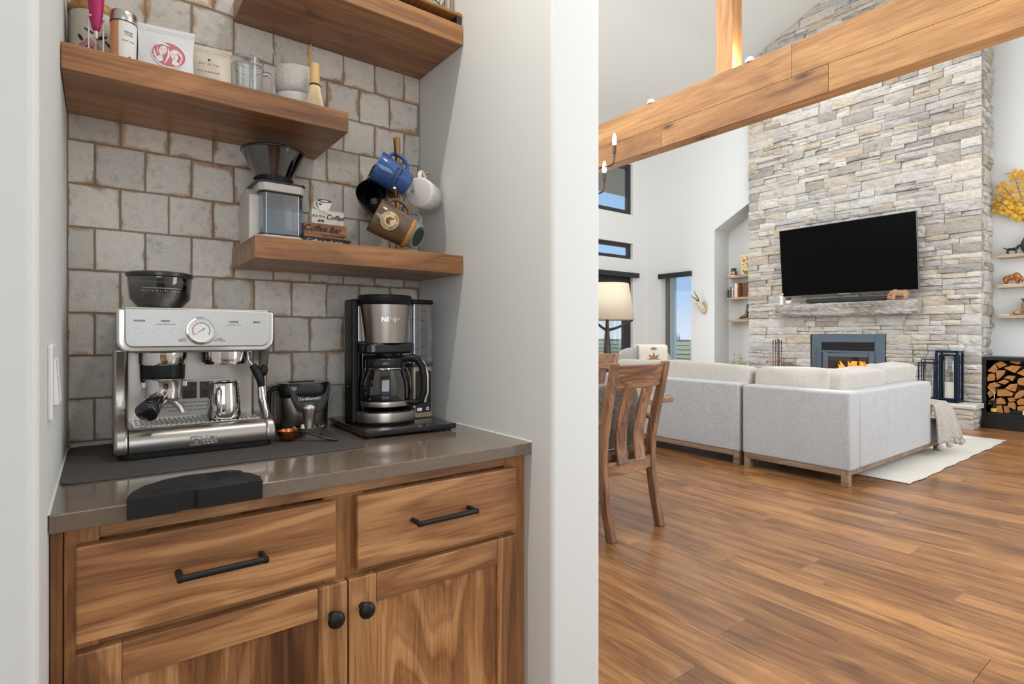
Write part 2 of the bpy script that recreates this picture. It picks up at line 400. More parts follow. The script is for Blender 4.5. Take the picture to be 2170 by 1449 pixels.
STEEL = brushed('brushed_steel', (0.54, 0.50, 0.46), 0.30, 'x', 0.12)
STEELZ = brushed('brushed_steel_vertical', (0.52, 0.475, 0.43), 0.30, 'z', 0.1)
PANEL = brushed('satin_panel', (0.62, 0.605, 0.585), 0.42, 'x', 0.1)
CHROME = M('chrome', (0.82, 0.80, 0.77), 0.06, 1.0)
GOLD = M('brushed_gold', srgb(190, 148, 96), 0.25, 1.0)
COPPER = M('hammered_copper', srgb(196, 116, 66), 0.22, 1.0, bump=(160, 0.5, 0.002))
WHITE = M('white_plastic', srgb(238, 238, 235), 0.35)
CREAM = M('cream_plastic', srgb(206, 198, 188), 0.42)
INK = M('black_ink', (0.012, 0.011, 0.010), 0.7)
IRON = M('black_iron', (0.016, 0.016, 0.017), 0.5)
GREYW = M('pale_grey_ink', srgb(225, 225, 222), 0.6)
SMOKE = clear('smoky_clear_plastic', (0.30, 0.28, 0.27), 0.10, 0.06)
GLASS = clear('clear_glass', (0.94, 0.96, 0.96), 0.05, 0.01)
PANE = clear('window_glass', (0.97, 0.99, 1.0), 0.03, 0.0)
CARAFE = clear('carafe_glass', (0.42, 0.42, 0.42), 0.09, 0.01)
BEAN = M('coffee_beans', srgb(52, 32, 20), 0.45, bump=(170, 1.0, 0.006), var=(120, srgb(28, 17, 11)))
COUNTER = M('brown_quartz', srgb(124, 108, 94), 0.16, coat=0.3, var=(60, srgb(114, 99, 86)), spec=0.5)
SOFA = fabric('heather_grey_weave', srgb(140, 140, 141), srgb(196, 195, 194), 320, stretch=(1, 1, 0.5))
CUSH = fabric('oatmeal_weave', srgb(164, 156, 146), srgb(198, 190, 180), 240)
RUGM = fabric('cream_rug', srgb(188, 180, 167), srgb(212, 205, 193), 220, bump=0.3)
GLOW = M('lamp_glow', (1, 0.93, 0.82), 0.5, emit=(1, 0.86, 0.66), es=14)

def tile_mat():
    m, n, l, b = newmat('glazed_rustic_tile'); vec, rnd, tc = objvec(n, l, 17)
    s = N(n, 'ShaderNodeSeparateXYZ'); l.new(tc.outputs['Generated'], s.inputs[0])
    ex = math_(n, l, 'MINIMUM', s.outputs['X'], math_(n, l, 'SUBTRACT', 1.0, s.outputs['X']))
    ez = math_(n, l, 'MINIMUM', s.outputs['Z'], math_(n, l, 'SUBTRACT', 1.0, s.outputs['Z']))
    ed = math_(n, l, 'MINIMUM', ex, ez)
    big = noise(n, l, vec, 13, 2, 0.5); fine = noise(n, l, vec, 260, 5, 0.75); mid = noise(n, l, vec, 34, 5, 0.7)
    base = ramp(n, l, mid, [(0.25, srgb(186, 181, 178)), (0.45, srgb(222, 214, 204)), (0.60, srgb(230, 220, 206)), (0.75, srgb(204, 205, 211))])
    tint = math_(n, l, 'ADD', math_(n, l, 'MULTIPLY', rnd, 0.26), 0.84)
    hs = N(n, 'ShaderNodeHueSaturation'); l.new(base, hs.inputs['Color']); l.new(tint, hs.inputs['Value'])
    base = mix(n, l, 'MULTIPLY', 0.35, hs.outputs[0], ramp(n, l, fine, [(0.35, (0.4, 0.36, 0.34)), (0.5, (1, 1, 1))]))
    # iron-rust bleeding in from the broken glaze along some edges
    em = math_(n, l, 'SUBTRACT', 1.0, math_(n, l, 'MULTIPLY', ed, 8.0))
    em = math_(n, l, 'ADD', math_(n, l, 'MULTIPLY', em, 0.55), math_(n, l, 'MULTIPLY', math_(n, l, 'SUBTRACT', big, 0.5), 2.4))
    em = math_(n, l, 'ADD', em, math_(n, l, 'MULTIPLY', math_(n, l, 'SUBTRACT', fine, 0.5), 1.5))
    mask = ramp(n, l, em, [(0.40, (0, 0, 0)), (0.70, (1, 1, 1))])
    rust = ramp(n, l, mid, [(0.3, srgb(124, 84, 48)), (0.5, srgb(176, 128, 76)), (0.7, srgb(202, 164, 116))])
    l.new(mix(n, l, 'MIX', math_(n, l, 'MULTIPLY', mask, 0.85), base, rust), b.inputs['Base Color'])
    rr = N(n, 'ShaderNodeMapRange'); rr.inputs['To Min'].default_value = 0.16; rr.inputs['To Max'].default_value = 0.48; l.new(mid, rr.inputs['Value']); l.new(rr.outputs[0], b.inputs['Roughness'])
    h = math_(n, l, 'ADD', math_(n, l, 'MULTIPLY', noise(n, l, vec, 45, 2, 0.5), 1.0), math_(n, l, 'MULTIPLY', fine, 0.12))
    bp = N(n, 'ShaderNodeBump'); bp.inputs['Strength'].default_value = 0.4; bp.inputs['Distance'].default_value = 0.003
    l.new(h, bp.inputs['Height']); l.new(bp.outputs[0], b.inputs['Normal']); return m
TILE = tile_mat()
def stone_mat():
    m, n, l, b = newmat('ledgestone'); vec, rnd, tc = objvec(n, l, 23)
    ge = N(n, 'ShaderNodeNewGeometry')
    r = math_(n, l, 'FRACT', math_(n, l, 'ADD', math_(n, l, 'MULTIPLY', rnd, 3.7), math_(n, l, 'MULTIPLY', ge.outputs['Random Per Island'], 5.3)))
    base = ramp(n, l, r, [(0.0, srgb(214, 208, 200)), (0.2, srgb(190, 186, 182)), (0.38, srgb(222, 213, 200)), (0.52, srgb(166, 161, 156)), (0.64, srgb(208, 194, 172)), (0.76, srgb(196, 194, 192)), (0.88, srgb(226, 221, 212)), (1.0, srgb(180, 167, 150))])
    a = noise(n, l, mapping(n, l, vec, (6, 6, 14)), 1.0, 6, 0.68, 0.8); f = noise(n, l, mapping(n, l, vec, (30, 30, 55)), 1.0, 5, 0.7)
    c = mix(n, l, 'MULTIPLY', 0.75, base, ramp(n, l, a, [(0.30, (0.50, 0.48, 0.47)), (0.46, (0.92, 0.91, 0.90)), (0.62, (1.06, 1.04, 1.0)), (0.8, (0.86, 0.79, 0.68))]))
    c = mix(n, l, 'MULTIPLY', 0.45, c, ramp(n, l, f, [(0.33, (0.45, 0.42, 0.40)), (0.5, (1, 1, 1))]))
    l.new(c, b.inputs['Base Color']); b.inputs['Roughness'].default_value = 0.9; b.inputs['Specular IOR Level'].default_value = 0.2
    h = math_(n, l, 'ADD', a, math_(n, l, 'MULTIPLY', f, 0.4))
    bp = N(n, 'ShaderNodeBump'); bp.inputs['Strength'].default_value = 0.85; bp.inputs['Distance'].default_value = 0.016
    l.new(h, bp.inputs['Height']); l.new(bp.outputs[0], b.inputs['Normal']); return m
STONE = stone_mat()
GROUT = M('tile_grout', srgb(146, 132, 116), 0.9)
MORTAR = M('dark_joint', srgb(104, 97, 90), 0.95)

# ------------------------------------------------------------------ room shell
XL, XR, YB = -0.061, 0.852, 1.642          # alcove left wall, right wall, tile face
PX = 1.011                                  # great room side of the partition
FARY, GX, SX, NX = 7.37, 9.05, 8.936, 9.515 # far eave wall, gable wall, stone face, niche backs
def roof(y): return 6.50 - 0.39 * abs(y - 3.54)
fl = struct('floor', MB().box(-2.7, 9.75, -2.7, 7.6, -0.06, -0.012), M('underlay', srgb(110, 74, 44), 0.8), 'honey oak plank floor running towards the far windows')
PW, PL = 0.2225, 1.528
joint = {0: 1.237, 1: 0.94, 2: 0.547, 3: 1.628, 4: 1.332, 5: 0.767, 6: 0.30, 7: 1.075, 8: 1.75, 9: 0.52, 10: 1.365, 11: 0.906, 12: 0.2, 13: 1.141}
cache = {}
def plank(L):
    key = round(L, 3)
    if key not in cache:
        w = PW - 0.0014; e = 0.0010; ln = key - 0.0014
        mb = MB(); t = 0.012
        mb.add([(0,0,-t),(w,0,-t),(w,ln,-t),(0,ln,-t),(0,0,-e),(w,0,-e),(w,ln,-e),(0,ln,-e),(e,e,0),(w-e,e,0),(w-e,ln-e,0),(e,ln-e,0)],
               [(0,3,2,1),(0,1,5,4),(1,2,6,5),(2,3,7,6),(3,0,4,7),(4,5,9,8),(5,6,10,9),(6,7,11,10),(7,4,8,11),(8,9,10,11)])
        cache[key] = mb.mesh('plank', FLOORW)
    return cache[key]
for k in range(-16, 35):
    x0 = 1.928 + PW * k
    if x0 > 9.55: break
    j = joint.get(k, (k * 0.618 % 1) * PL); y = j - PL * math.ceil((j + 2.6) / PL)
    while y < FARY:
        ya, yb = max(y, -0.4), min(y + PL, FARY)
        hidden = (x0 + PW < 0.98 and yb > 1.1) or (x0 + PW < 0.9 and True)
        seen_below = yb > -0.4 and x0 > 1.0
        if yb - ya > 0.05 and not hidden and seen_below:
            o = put('plank', plank(yb - ya), fl); o.location = (x0, ya, 0)
        y += PL
struct('floor_rest', MB().box(-2.7, 1.15, -2.7, 7.5, -0.012, -0.0005), FLOORW, 'oak floor continuing behind the walls')

# alcove back wall: every tile its own piece, half-bond
wb = struct('wall_back', MB().box(XL - 0.05, XR + 0.05, 1.6438, 1.72, 0.80, 3.42), GROUT, 'tiled alcove wall in rustic grey glazed square tiles')
TP, TZ0, TPZ = 0.1005, 1.029, 0.1014
def tile_mesh(w, h):
    key = ('t', round(w, 3), round(h, 3))
    if key not in cache:
        g = 0.0017; d = 0.0065; c = 0.0016; x0, x1, z0, z1 = g, w - g, g, h - g
        vs = [(x0,0,z0),(x1,0,z0),(x1,0,z1),(x0,0,z1),(x0,-d+c,z0),(x1,-d+c,z0),(x1,-d+c,z1),(x0,-d+c,z1),(x0+c,-d,z0+c),(x1-c,-d,z0+c),(x1-c,-d,z1-c),(x0+c,-d,z1-c)]
        cache[key] = MB().add(vs, [(0,1,2,3),(0,4,5,1),(1,5,6,2),(2,6,7,3),(3,7,4,0),(4,8,9,5),(5,9,10,6),(6,10,11,7),(7,11,8,4),(8,11,10,9)]).mesh('tile', TILE)
    return cache[key]
for r in range(-2, 13):
    z0 = TZ0 + TPZ * r; z1 = z0 + TPZ
    z0 = max(z0, 0.90); z1 = min(z1, 2.34)
    if z1 - z0 < 0.01: continue
    off = 0.0405 if r % 2 == 0 else -0.0095                      # even rows / odd rows of the bond
    x = off - TP * 2
    while x < XR:
        xa, xb = max(x, XL), min(x + TP, XR)
        if xb - xa > 0.012:
            o = put('tile', tile_mesh(xb - xa, z1 - z0), wb)
            o.location = (xa, 1.6485 + random.uniform(-0.0007, 0.0007), z0); o.rotation_euler = (random.uniform(-.006, .006), 0, random.uniform(-.006, .006))
        x += TP
struct('wall_left', MB().box(-2.7, XL, 0.913, 1.72, 0, 3.45), WALL, 'grey-white plaster wall at the left of the alcove', bevel=0.012, seg=4)
struct('wall_right', MB().box(XR, PX, 0.973, FARY + 0.2, 0, 6.6), WALL, 'white plaster partition between alcove and great room', bevel=0.010, seg=4)
struct('wall_rear', MB().box(-2.8, XR, 1.72, 1.80, 0, 3.45), WALL)
struct('wall_kitchen_west', MB().box(-2.8, -2.7, -2.8, 1.8, 0, 3.45), WALL)
struct('wall_kitchen_south', MB().box(-2.8, 1.1, -2.8, -2.7, 0, 3.45), WALL)
struct('wall_kitchen_east', MB().box(XR, PX, -2.7, -0.4, 0, 3.45).box(XR, PX, -0.4, 0.973, 3.45, 6.6), WALL)
struct('ceiling_kitchen', MB().box(-2.8, PX, -2.8, 1.8, 3.39, 3.45), CEIL, 'flat white kitchen ceiling')
# vaulted great room: two slopes, the far one runs on as the outdoor soffit
def slope(y0, y1, t, x0, x1): return MB().prism([(y0, roof(y0)), (y1, roof(y1)), (y1, roof(y1) + t), (y0, roof(y0) + t)], 'yz', x0, x1)
struct('ceiling', slope(3.54, FARY + 0.18, 0.25, 0.86, 9.8), CEIL, 'white vaulted ceiling slope above the beam')
struct('ceiling_near_slope', slope(3.54, -0.5, 0.25, 0.86, 9.8), CEIL, 'white vaulted ceiling slope on the near side')
struct('trim_soffit', MB().prism([(FARY + 0.18, roof(FARY + .18) - .12), (8.62, roof(8.62) - .12), (8.62, roof(8.62) + .2), (FARY + 0.18, roof(FARY + .18) + .2)], 'yz', 0.5, 10.4), M('soffit_brown', srgb(98, 84, 66), 0.8, var=(2.5, srgb(74, 62, 48))), 'brown roof overhang seen through the high window')
struct('wall_near', MB().box(PX, 9.75, -0.5, -0.4, 0, 5.3), WALL)
# far eave wall with one stack of windows (door, transom, high window) and an added sun slot
wf = MB()
COLX = [(6.2, 8.60)]
xs = [PX - 0.05, 4.25, 5.10, 6.2, 8.60, 9.75]
for a, b2 in ((xs[0], xs[1]), (xs[2], xs[3]), (xs[4], xs[5])): wf.box(a, b2, FARY, FARY + 0.18, 0, 5.2)
wf.box(4.25, 5.10, FARY, FARY + 0.18, 0, 2.70).box(4.25, 5.10, FARY, FARY + 0.18, 3.02, 5.2)
for a, b2 in COLX:
    wf.box(a, b2, FARY, FARY + 0.18, 2.36, 2.70).box(a, b2, FARY, FARY + 0.18, 3.02, 3.595).box(a, b2, FARY, FARY + 0.18, 4.62, 5.2)
struct('wall_far', wf, WALL, 'white far wall with a column of black windows')
FRAME = M('window_frame_black', (0.018, 0.019, 0.021), 0.4)
def window(name, x0, x1, z0, z1, fw, label, mull=0):
    yq = FARY + 0.06
    mb = MB().box(x0, x1, yq, yq + .07, z0, z0 + fw).box(x0, x1, yq, yq + .07, z1 - fw, z1).box(x0, x0 + fw, yq, yq + .07, z0 + fw, z1 - fw).box(x1 - fw, x1, yq, yq + .07, z0 + fw, z1 - fw)
    for i in range(mull): xm = x0 + (x1 - x0) * (i + 1) / (mull + 1); mb.box(xm - fw * .5, xm + fw * .5, yq, yq + .07, z0 + fw, z1 - fw)
    o = struct(name, mb, FRAME, label)
    MB().box(x0 + fw * .5, x1 - fw * .5, yq + .03, yq + .036, z0 + fw * .5, z1 - fw * .5).build('pane', PANE, o)
    return o
for i, (a, b2) in enumerate(COLX):
    w_ = ('far glazed patio door', 'small black transom window above the patio door', 'tall black window under the roof overhang')
    window('door_%d' % (i + 1), a, b2, 0, 2.36, 0.20, w_[0], 1)
    window('window_%d' % (2 * i + 1), a, b2, 2.70, 3.02, 0.075, w_[1], 1)
    window('window_%d' % (2 * i + 2), a, b2, 3.595, 4.62, 0.095, w_[2], 1)
window('window_4', 4.25, 5.10, 2.70, 3.02, 0.06, 'small high window behind the partition')  # added opening, placed so the sun reaches the sofa cushion
struct('trim_1', MB().box(6.1, 8.725, FARY - 0.07, FARY - 0.001, 2.33, 2.425), FRAME, 'black roller blind cassette above the patio door', bevel=0.004)
# gable wall right of the far corner: side window, wall, recessed niche with raking head
gw = MB()
gw.box(GX, GX + .5, 7.022, FARY + .18, 0, 5.2).box(GX, GX + .5, 5.821, 6.319, 0, 5.75)
gw.prism([(6.319, 2.385), (7.022, 2.385), (7.022, 5.25), (6.319, 5.52)], 'yz', GX, GX + .5).box(GX, GX + .5, 6.319, 7.022, 0, 0.32)
gw.prism([(5.821, 3.112), (5.0, 3.112 + .821 * .55), (5.0, 6.0), (5.821, 5.72)], 'yz', GX, GX + .5)
struct('wall_gable', gw, WALL, 'white gable wall with the sloped-top niche')
struct('wall_niche_back', MB().box(NX, NX + .1, 4.9, 5.9, 0, 3.7), WALL)
struct('wall_shelf_back', MB().box(NX, NX + .1, -0.5, 2.05, 0, 6.4), WALL, 'white recessed wall right of the stone chimney')
sw_ = struct('window_5', MB().box(GX + .14, GX + .20, 6.319, 6.345, .32, 2.385).box(GX + .14, GX + .20, 6.95, 7.022, .32, 2.385).box(GX + .14, GX + .20, 6.345, 6.95, .32, .36).box(GX + .14, GX + .20, 6.345, 6.95, 2.34, 2.385), M('window_frame_tan', srgb(112, 104, 88), 0.5), 'narrow side window with fence view')
MB().box(GX + .165, GX + .171, 6.33, 6.99, .34, 2.36).build('pane', PANE, sw_)
struct('trim_2', MB().box(GX - .07, GX - .001, 6.30, 7.05, 2.305, 2.40), FRAME, 'black blind cassette above the narrow side window', bevel=0.004)

# ------------------------------------------------------------------ stone chimney breast
Y0S, Y1S = 1.976, 5.105
IY0, IY1, IZ1 = 3.041, 4.066, 1.19          # firebox opening
HZ0 = 0.317                                  # hearth top
core = MB()
CX = SX + 0.07
core.prism([(Y0S + .05, IZ1), (Y1S - .02, IZ1), (Y1S - .02, roof(Y1S) + .1), (3.54, 6.6), (Y0S + .05, roof(Y0S) + .1)], 'yz', CX, 9.7)
core.box(CX, 9.7, Y0S + .05, IY0, 0, IZ1).box(CX, 9.7, IY1, Y1S - .02, 0, IZ1).box(CX, 9.7, IY0, IY1, 0, .25).box(9.5, 9.7, IY0, IY1, .25, IZ1)
chim = struct('wall_chimney', core, MORTAR, 'tall stacked ledgestone chimney breast in cream and grey')
rs = random.Random(21)
def stone_shape(w, h, d, rnd):
    """rough split face: local x = out of the wall (negative), y = along, z = up"""
    nu = 5 if w > 0.14 else 4; nv = 4 if h > 0.085 else 3; vs = []; fs = []; g = 0.004
    wr = rnd.uniform(-.02, .02); tilt = rnd.uniform(-.012, .012)
    for i in range(nu):
        for j in range(nv):
            u = i / (nu - 1); v = j / (nv - 1)
            edge = (i in (0, nu - 1)) + (j in (0, nv - 1))
            x = -d + (0.010 if edge == 1 else 0.017 if edge == 2 else rnd.uniform(-.009, .009)) + rnd.uniform(-.004, .004) + tilt * (v - .5) + wr * (u - .5)
            y = (u - .5) * (w - g) + (rnd.uniform(-.012, .012) if 0 < i < nu - 1 else rnd.uniform(-.002, .002)); z = (v - .5) * (h - g) + (rnd.uniform(-.008, .008) if 0 < j < nv - 1 else rnd.uniform(-.0022, .0022))
            vs.append((x, y, z))
    for i in range(nu - 1):
        for j in range(nv - 1): fs.append((i*nv+j, i*nv+j+1, (i+1)*nv+j+1, (i+1)*nv+j))
    ring = [i*nv for i in range(nu)] + [(nu-1)*nv + j for j in range(1, nv)] + [i*nv + nv-1 for i in range(nu-2, -1, -1)] + [j for j in range(nv-2, 0, -1)]
    base = len(vs)
    for q in ring: vs.append((0.04, vs[q][1], vs[q][2]))
    m_ = len(ring)
    for a in range(m_): b = (a + 1) % m_; fs.append((ring[a], ring[b], base + b, base + a))
    return vs, fs
stones = []                                   # (kind, along, z, w, h)
def course(z0, h, a0, a1, kind):
    a = a0
    while a < a1 - 1e-4:
        w = rs.choice([.18, .24, .3, .34, .4, .46, .52]) * rs.uniform(.85, 1.15) if kind == 'f' else rs.uniform(.14, .3)
        if a1 - a - w < .13: w = a1 - a
        if rs.random() < .46 or h < .1: stones.append((kind, a + w/2, z0 + h/2, w, h))
        else:
            s = rs.choice([.38, .45, .55, .62])
            for zz, hh in ((z0, h*s), (z0 + h*s, h*(1-s))):
                if w > .34 and rs.random() < .6:
                    t = rs.uniform(.32, .68); stones.append((kind, a + w*t/2, zz + hh/2, w*t, hh)); stones.append((kind, a + w*t + w*(1-t)/2, zz + hh/2, w*(1-t), hh))
                else: stones.append((kind, a + w/2, zz + hh/2, w, hh))
        a += w
def courses(z0, z1, spans, kind):
    n = max(1, round((z1 - z0) / .128)); hs = [rs.uniform(.78, 1.22) for _ in range(n)]; k = (z1 - z0) / sum(hs); z = z0
    for h in hs:
        for a0, a1 in spans: course(z, h*k, a0, a1, kind)
        z += h*k
courses(HZ0, IZ1, [(Y0S, IY0 - .004), (IY1 + .004, Y1S)], 'f')
courses(IZ1, 6.5, [(Y0S, Y1S)], 'f')
courses(0.0, 6.2, [(SX + .10, NX)], 's')
def seen(kind, a, z, w, h):
    p = Vector((SX, a, z)) if kind == 'f' else Vector((a, Y0S, z))
    if z - h/2 > roof(p.y): return 0
    dz = (z - 1.18); zb = 1.18 + dz * 4.0 / p.x; yb = p.y * 4.0 / p.x
    if 2.86 < zb < 3.28: return 0
    fwd = p.x * .6013 + p.y * .799; py = 709.6 - 1161.2 * dz / fwd
    if py < -15: return 0
    if kind == 'f' and 2.75 < a < 4.3 and 1.95 < z < 2.7: return 0
    if kind == 'f' and z < .62 and a > 2.5: return 0
    if kind == 's' and z < .9: return 0
    return w * h * (1.0 if kind == 'f' else .25)
order = sorted(stones, key=lambda s: -seen(*s)); rest = MB()
for i, (kind, a, z, w, h) in enumerate(order):
    if z - h/2 > roof(a if kind == 'f' else Y0S) + .02: continue
    if kind == 's' and z - h/2 < 0: continue
    d = rs.uniform(.0, .036); vs, fs = stone_shape(w, h, d, rs)
    if kind == 'f': loc = Vector((SX + .022, a, z)); R = Matrix.Identity(3)
    else: loc = Vector((a, Y0S + .012, z)); R = Matrix.Rotation(rad(90), 3, 'Z')
    if kind == 'f' and abs(a - w/2 - Y0S) < 1e-3: pass
    if i < 299 and seen(kind, a, z, w, h) > 0:
        me = MB().add(vs, fs).mesh('stone', STONE, merge=False); o = put('stone', me, chim); o.location = loc
        if kind == 's': o.rotation_euler = (0, 0, rad(90))
    else: rest.add([R @ Vector(v) + loc for v in vs], fs)
ro = rest.build('stone_fill', STONE, chim, merge=False); ro['kind'] = 'stuff'

# hearth: raised stone base with a chiselled slab
ht = thing('hearth', 'raised stone hearth with a pale chiselled slab under the lanterns', 'hearth', (8.76, 3.5, 0))
L = lambda x, y, z: (x - 8.76, y - 3.5, z)
MB().box(8.65 - 8.76, 8.93 - 8.76, 2.03 - 3.5, 5.08 - 3.5, 0, .258).build('core', MORTAR, ht)
slab = MB(); ns = 34
for i in range(ns):
    ya = 1.945 + (5.12 - 1.945) * i / ns; yb = 1.945 + (5.12 - 1.945) * (i + 1) / ns
ys_ = [1.945 + (5.12 - 1.945) * i / ns for i in range(ns + 1)]
prof = [(8.552 + rs.uniform(-.008, .012), .262 + rs.uniform(0, .006), .317 + rs.uniform(-.004, .002)) for _ in ys_]
vs = []; fs = []
for (xf_, zl, zh), y in zip(prof, ys_): vs += [L(8.925, y, .261), L(xf_ + .01, y, zl), L(xf_, y, (zl + zh)/2), L(xf_ + .008, y, zh - .004), L(xf_ + .03, y, zh), L(8.925, y, .317)]
for i in range(ns):
    for j in range(6): fs.append((i*6+j, i*6+(j+1)%6, (i+1)*6+(j+1)%6, (i+1)*6+j))
fs += [tuple(range(6)), tuple(ns*6 + j for j in range(6))[::-1]]
MB().add(vs, fs).build('slab', M('hearth_slab', srgb(196, 192, 186), .85, bump=(26, .8, .012), var=(9, srgb(222, 217, 208))), ht)
rs = random.Random(5); stones.clear()
for z0, h in ((0.0, .13), (.13, .129)): course(z0, h, 1.976, 5.09, 'f')
for z0, h in ((0.0, .13), (.13, .129)): course(z0, h, 8.66, 8.94, 's')
for kind, a, z, w, h in stones:
    vs, fs = stone_shape(w, h, rs.uniform(.0, .02), rs); o = put('stone', MB().add(vs, fs).mesh('stone', STONE, merge=False), ht)
    if kind == 'f': o.location = L(8.606, a, z)
    else: o.location = L(a, 1.996, z); o.rotation_euler = (0, 0, rad(90))

# fireplace insert with burning logs
INS = M('insert_blue_grey', srgb(84, 98, 110), .45)
fp = thing('fireplace_insert', 'slate blue metal fireplace insert with a burning fire', 'fireplace', (SX, 3.55, .318))
L = lambda x, y, z: (x - SX, y - 3.55, z - .318)
def bx(mb, x0, x1, y0, y1, z0, z1): a = L(x0, y0, z0); b = L(x1, y1, z1); return mb.box(a[0], b[0], a[1], b[1], a[2], b[2])
sur = MB(); bx(sur, 8.938, 8.955, IY0, 3.171, .318, 1.19); bx(sur, 8.938, 8.955, 3.901, 4.045, .318, 1.19); bx(sur, 8.938, 8.955, 3.171, 3.901, 1.07, 1.19); bx(sur, 8.938, 8.955, 3.171, 3.901, .914, .945)
sur.build('surround', INS, fp, bevel=.003)
g = MB(); bx(g, 8.955, 8.965, 3.165, 3.905, .94, 1.075); vo_ = g.build('vent_recess', BLACK, fp)
for i in range(6): z = .955 + i * .02; bx(MB(), 8.945, 8.955, 3.172, 3.90, z, z + .006).build('vent_slat', M('vent_slat_dark', (.02, .02, .022), .5) if i == 0 else bpy.data.materials['vent_slat_dark'], fp)
d = MB(); bx(d, 8.918, 8.938, 3.171, 3.245, .32, .914); bx(d, 8.918, 8.938, 3.80, 3.875, .32, .914); bx(d, 8.918, 8.938, 3.245, 3.80, .852, .914); bx(d, 8.918, 8.938, 3.245, 3.80, .32, .36)
door = d.build('firebox_door', INS, fp, bevel=.004)
bx(MB(), 8.926, 8.930, 3.24, 3.81, .355, .858).build('door_glass', clear('fire_glass', (.9, .85, .8), .03), door)
bx(MB(), 8.932, 8.936, 3.245, 3.80, .79, .852).build('smoke_band', M('sooty_band', srgb(60, 44, 36), .6), door)
fb = MB(); bx(fb, 9.40, 9.42, 3.15, 3.92, .33, .93); bx(fb, 8.96, 9.40, 3.15, 3.17, .33, .93); bx(fb, 8.96, 9.40, 3.90, 3.92, .33, .93); bx(fb, 8.96, 9.42, 3.15, 3.92, .90, .93); bx(fb, 8.96, 9.42, 3.15, 3.92, .32, .34)
fb.build('firebox', M('firebrick', srgb(92, 60, 44), .9, var=(14, srgb(58, 38, 30))), fp)
LOGB = M('charred_log', srgb(46, 30, 22), .9, bump=(40, 1, .01), emit=(1, .22, .03), es=.06)
for i, (y, z, a) in enumerate(((3.36, .46, .1), (3.52, .44, -.08), (3.66, .48, .2), (3.50, .56, -.25), (3.42, .64, .3), (3.62, .70, -.5))):
    MB().tube([L(9.12 + .04*i, y - .2, z - a*.15), L(9.12 + .03*i, y, z), L(9.14 + .03*i, y + .22, z + a*.15)], [.045, .05, .042], 9).build('fire_log', LOGB, fp, smooth=40)
fm, fn_, fl_, fb_ = newmat('flame'); tcf = N(fn_, 'ShaderNodeTexCoord')
fcol = ramp(fn_, fl_, noise(fn_, fl_, mapping(fn_, fl_, tcf.outputs['Object'], (6, 14, 5)), 1, 3, .6, 1), [(.3, (.9, .12, .01)), (.5, (1, .36, .04)), (.7, (1, .68, .2))])
fb_.inputs['Base Color'].default_value = (.02, .005, 0, 1); fl_.new(fcol, fb_.inputs['Emission Color']); fb_.inputs['Emission Strength'].default_value = 1.8
rf = random.Random(3)
for i in range(24):
    y = 3.27 + .45 * i / 23 + rf.uniform(-.03, .03); h = rf.uniform(.15, .33) * (1 - abs(i - 11.5) / 20); x = 9.08 + rf.uniform(-.05, .12); w = rf.uniform(.014, .034); z = .61
    pts = [L(x, y, z), L(x, y + w*.6, z + h*.25), L(x, y - w*.3, z + h*.55), L(x, y + w*.5, z + h*.8), L(x, y + w*.8, z + h)]
    MB().tube(pts, [w*.6, w, w*.72, w*.35, .002], 8).build('flame', fm, fp, smooth=180)
lamp('fire_light', 'POINT', (9.1, 3.52, .6), (0, 0, 0), 5, (1, .45, .15), .06)

# mantel beam
mt = MB(); rm = random.Random(9); nm = 40
ysm = [2.592 + (4.514 - 2.592) * i / nm for i in range(nm + 1)]; vs = []; fs = []
for y in ysm:
    a = [rm.uniform(-.008, .008) for _ in range(8)]
    vs += [(8.955, y, 1.482), (8.726 + a[0], y, 1.478 + a[1]), (8.716 + a[2], y, 1.498), (8.720 + a[3], y, 1.54), (8.714 + a[4], y, 1.59), (8.722 + a[5], y, 1.64), (8.732, y, 1.662 + a[6]*.4), (8.955, y, 1.664)]
for i in range(nm):
    for j in range(8): fs.append((i*8+j, i*8+(j+1)%8, (i+1)*8+(j+1)%8, (i+1)*8+j))
fs += [tuple(range(8)), tuple(nm*8 + j for j in range(8))[::-1]]
tag(MB().add(vs, fs).build('mantel_beam', MANTEL), 'weathered grey rough-hewn timber mantel beam below the television', 'mantel')
# television, soundbar
tv = thing('television', 'large black wall television tilted down above the mantel', 'television', (8.80, 3.52, 1.80), rot=(0, rad(-5.5), 0))
MB().box(0, .022, -.917, .917, 0, 1.04).build('screen', M('tv_screen', (.002, .002, .0025), .3, spec=.06), tv)
MB().box(.004, .04, -.925, .925, -.008, 1.048).build('back_shell', M('tv_edge', srgb(120, 122, 126), .35, .8), tv, bevel=.004)
MB().box(-.004, .02, -.08, .08, -.014, -.002).build('logo_bar', M('tv_silver', srgb(190, 192, 196), .3, .9), tv)
MB().box(.04, .10, -.2, .2, .3, .75).build('wall_bracket', BLACK, tv)
sb = thing('soundbar', 'slim black soundbar lying on the grey mantel', 'soundbar', (8.80, 3.515, 1.6655))
MB().rbox((0, 0, .035), (.085, 1.11, .068), 6, 24).build('body', M('soundbar_mesh', (.02, .02, .021), .7, bump=(900, .4, .001)), sb, smooth=60)
for y in (-.46, .46): MB().box(-.02, .02, y - .04, y + .04, 0, .006).build('foot', BLACK, sb)

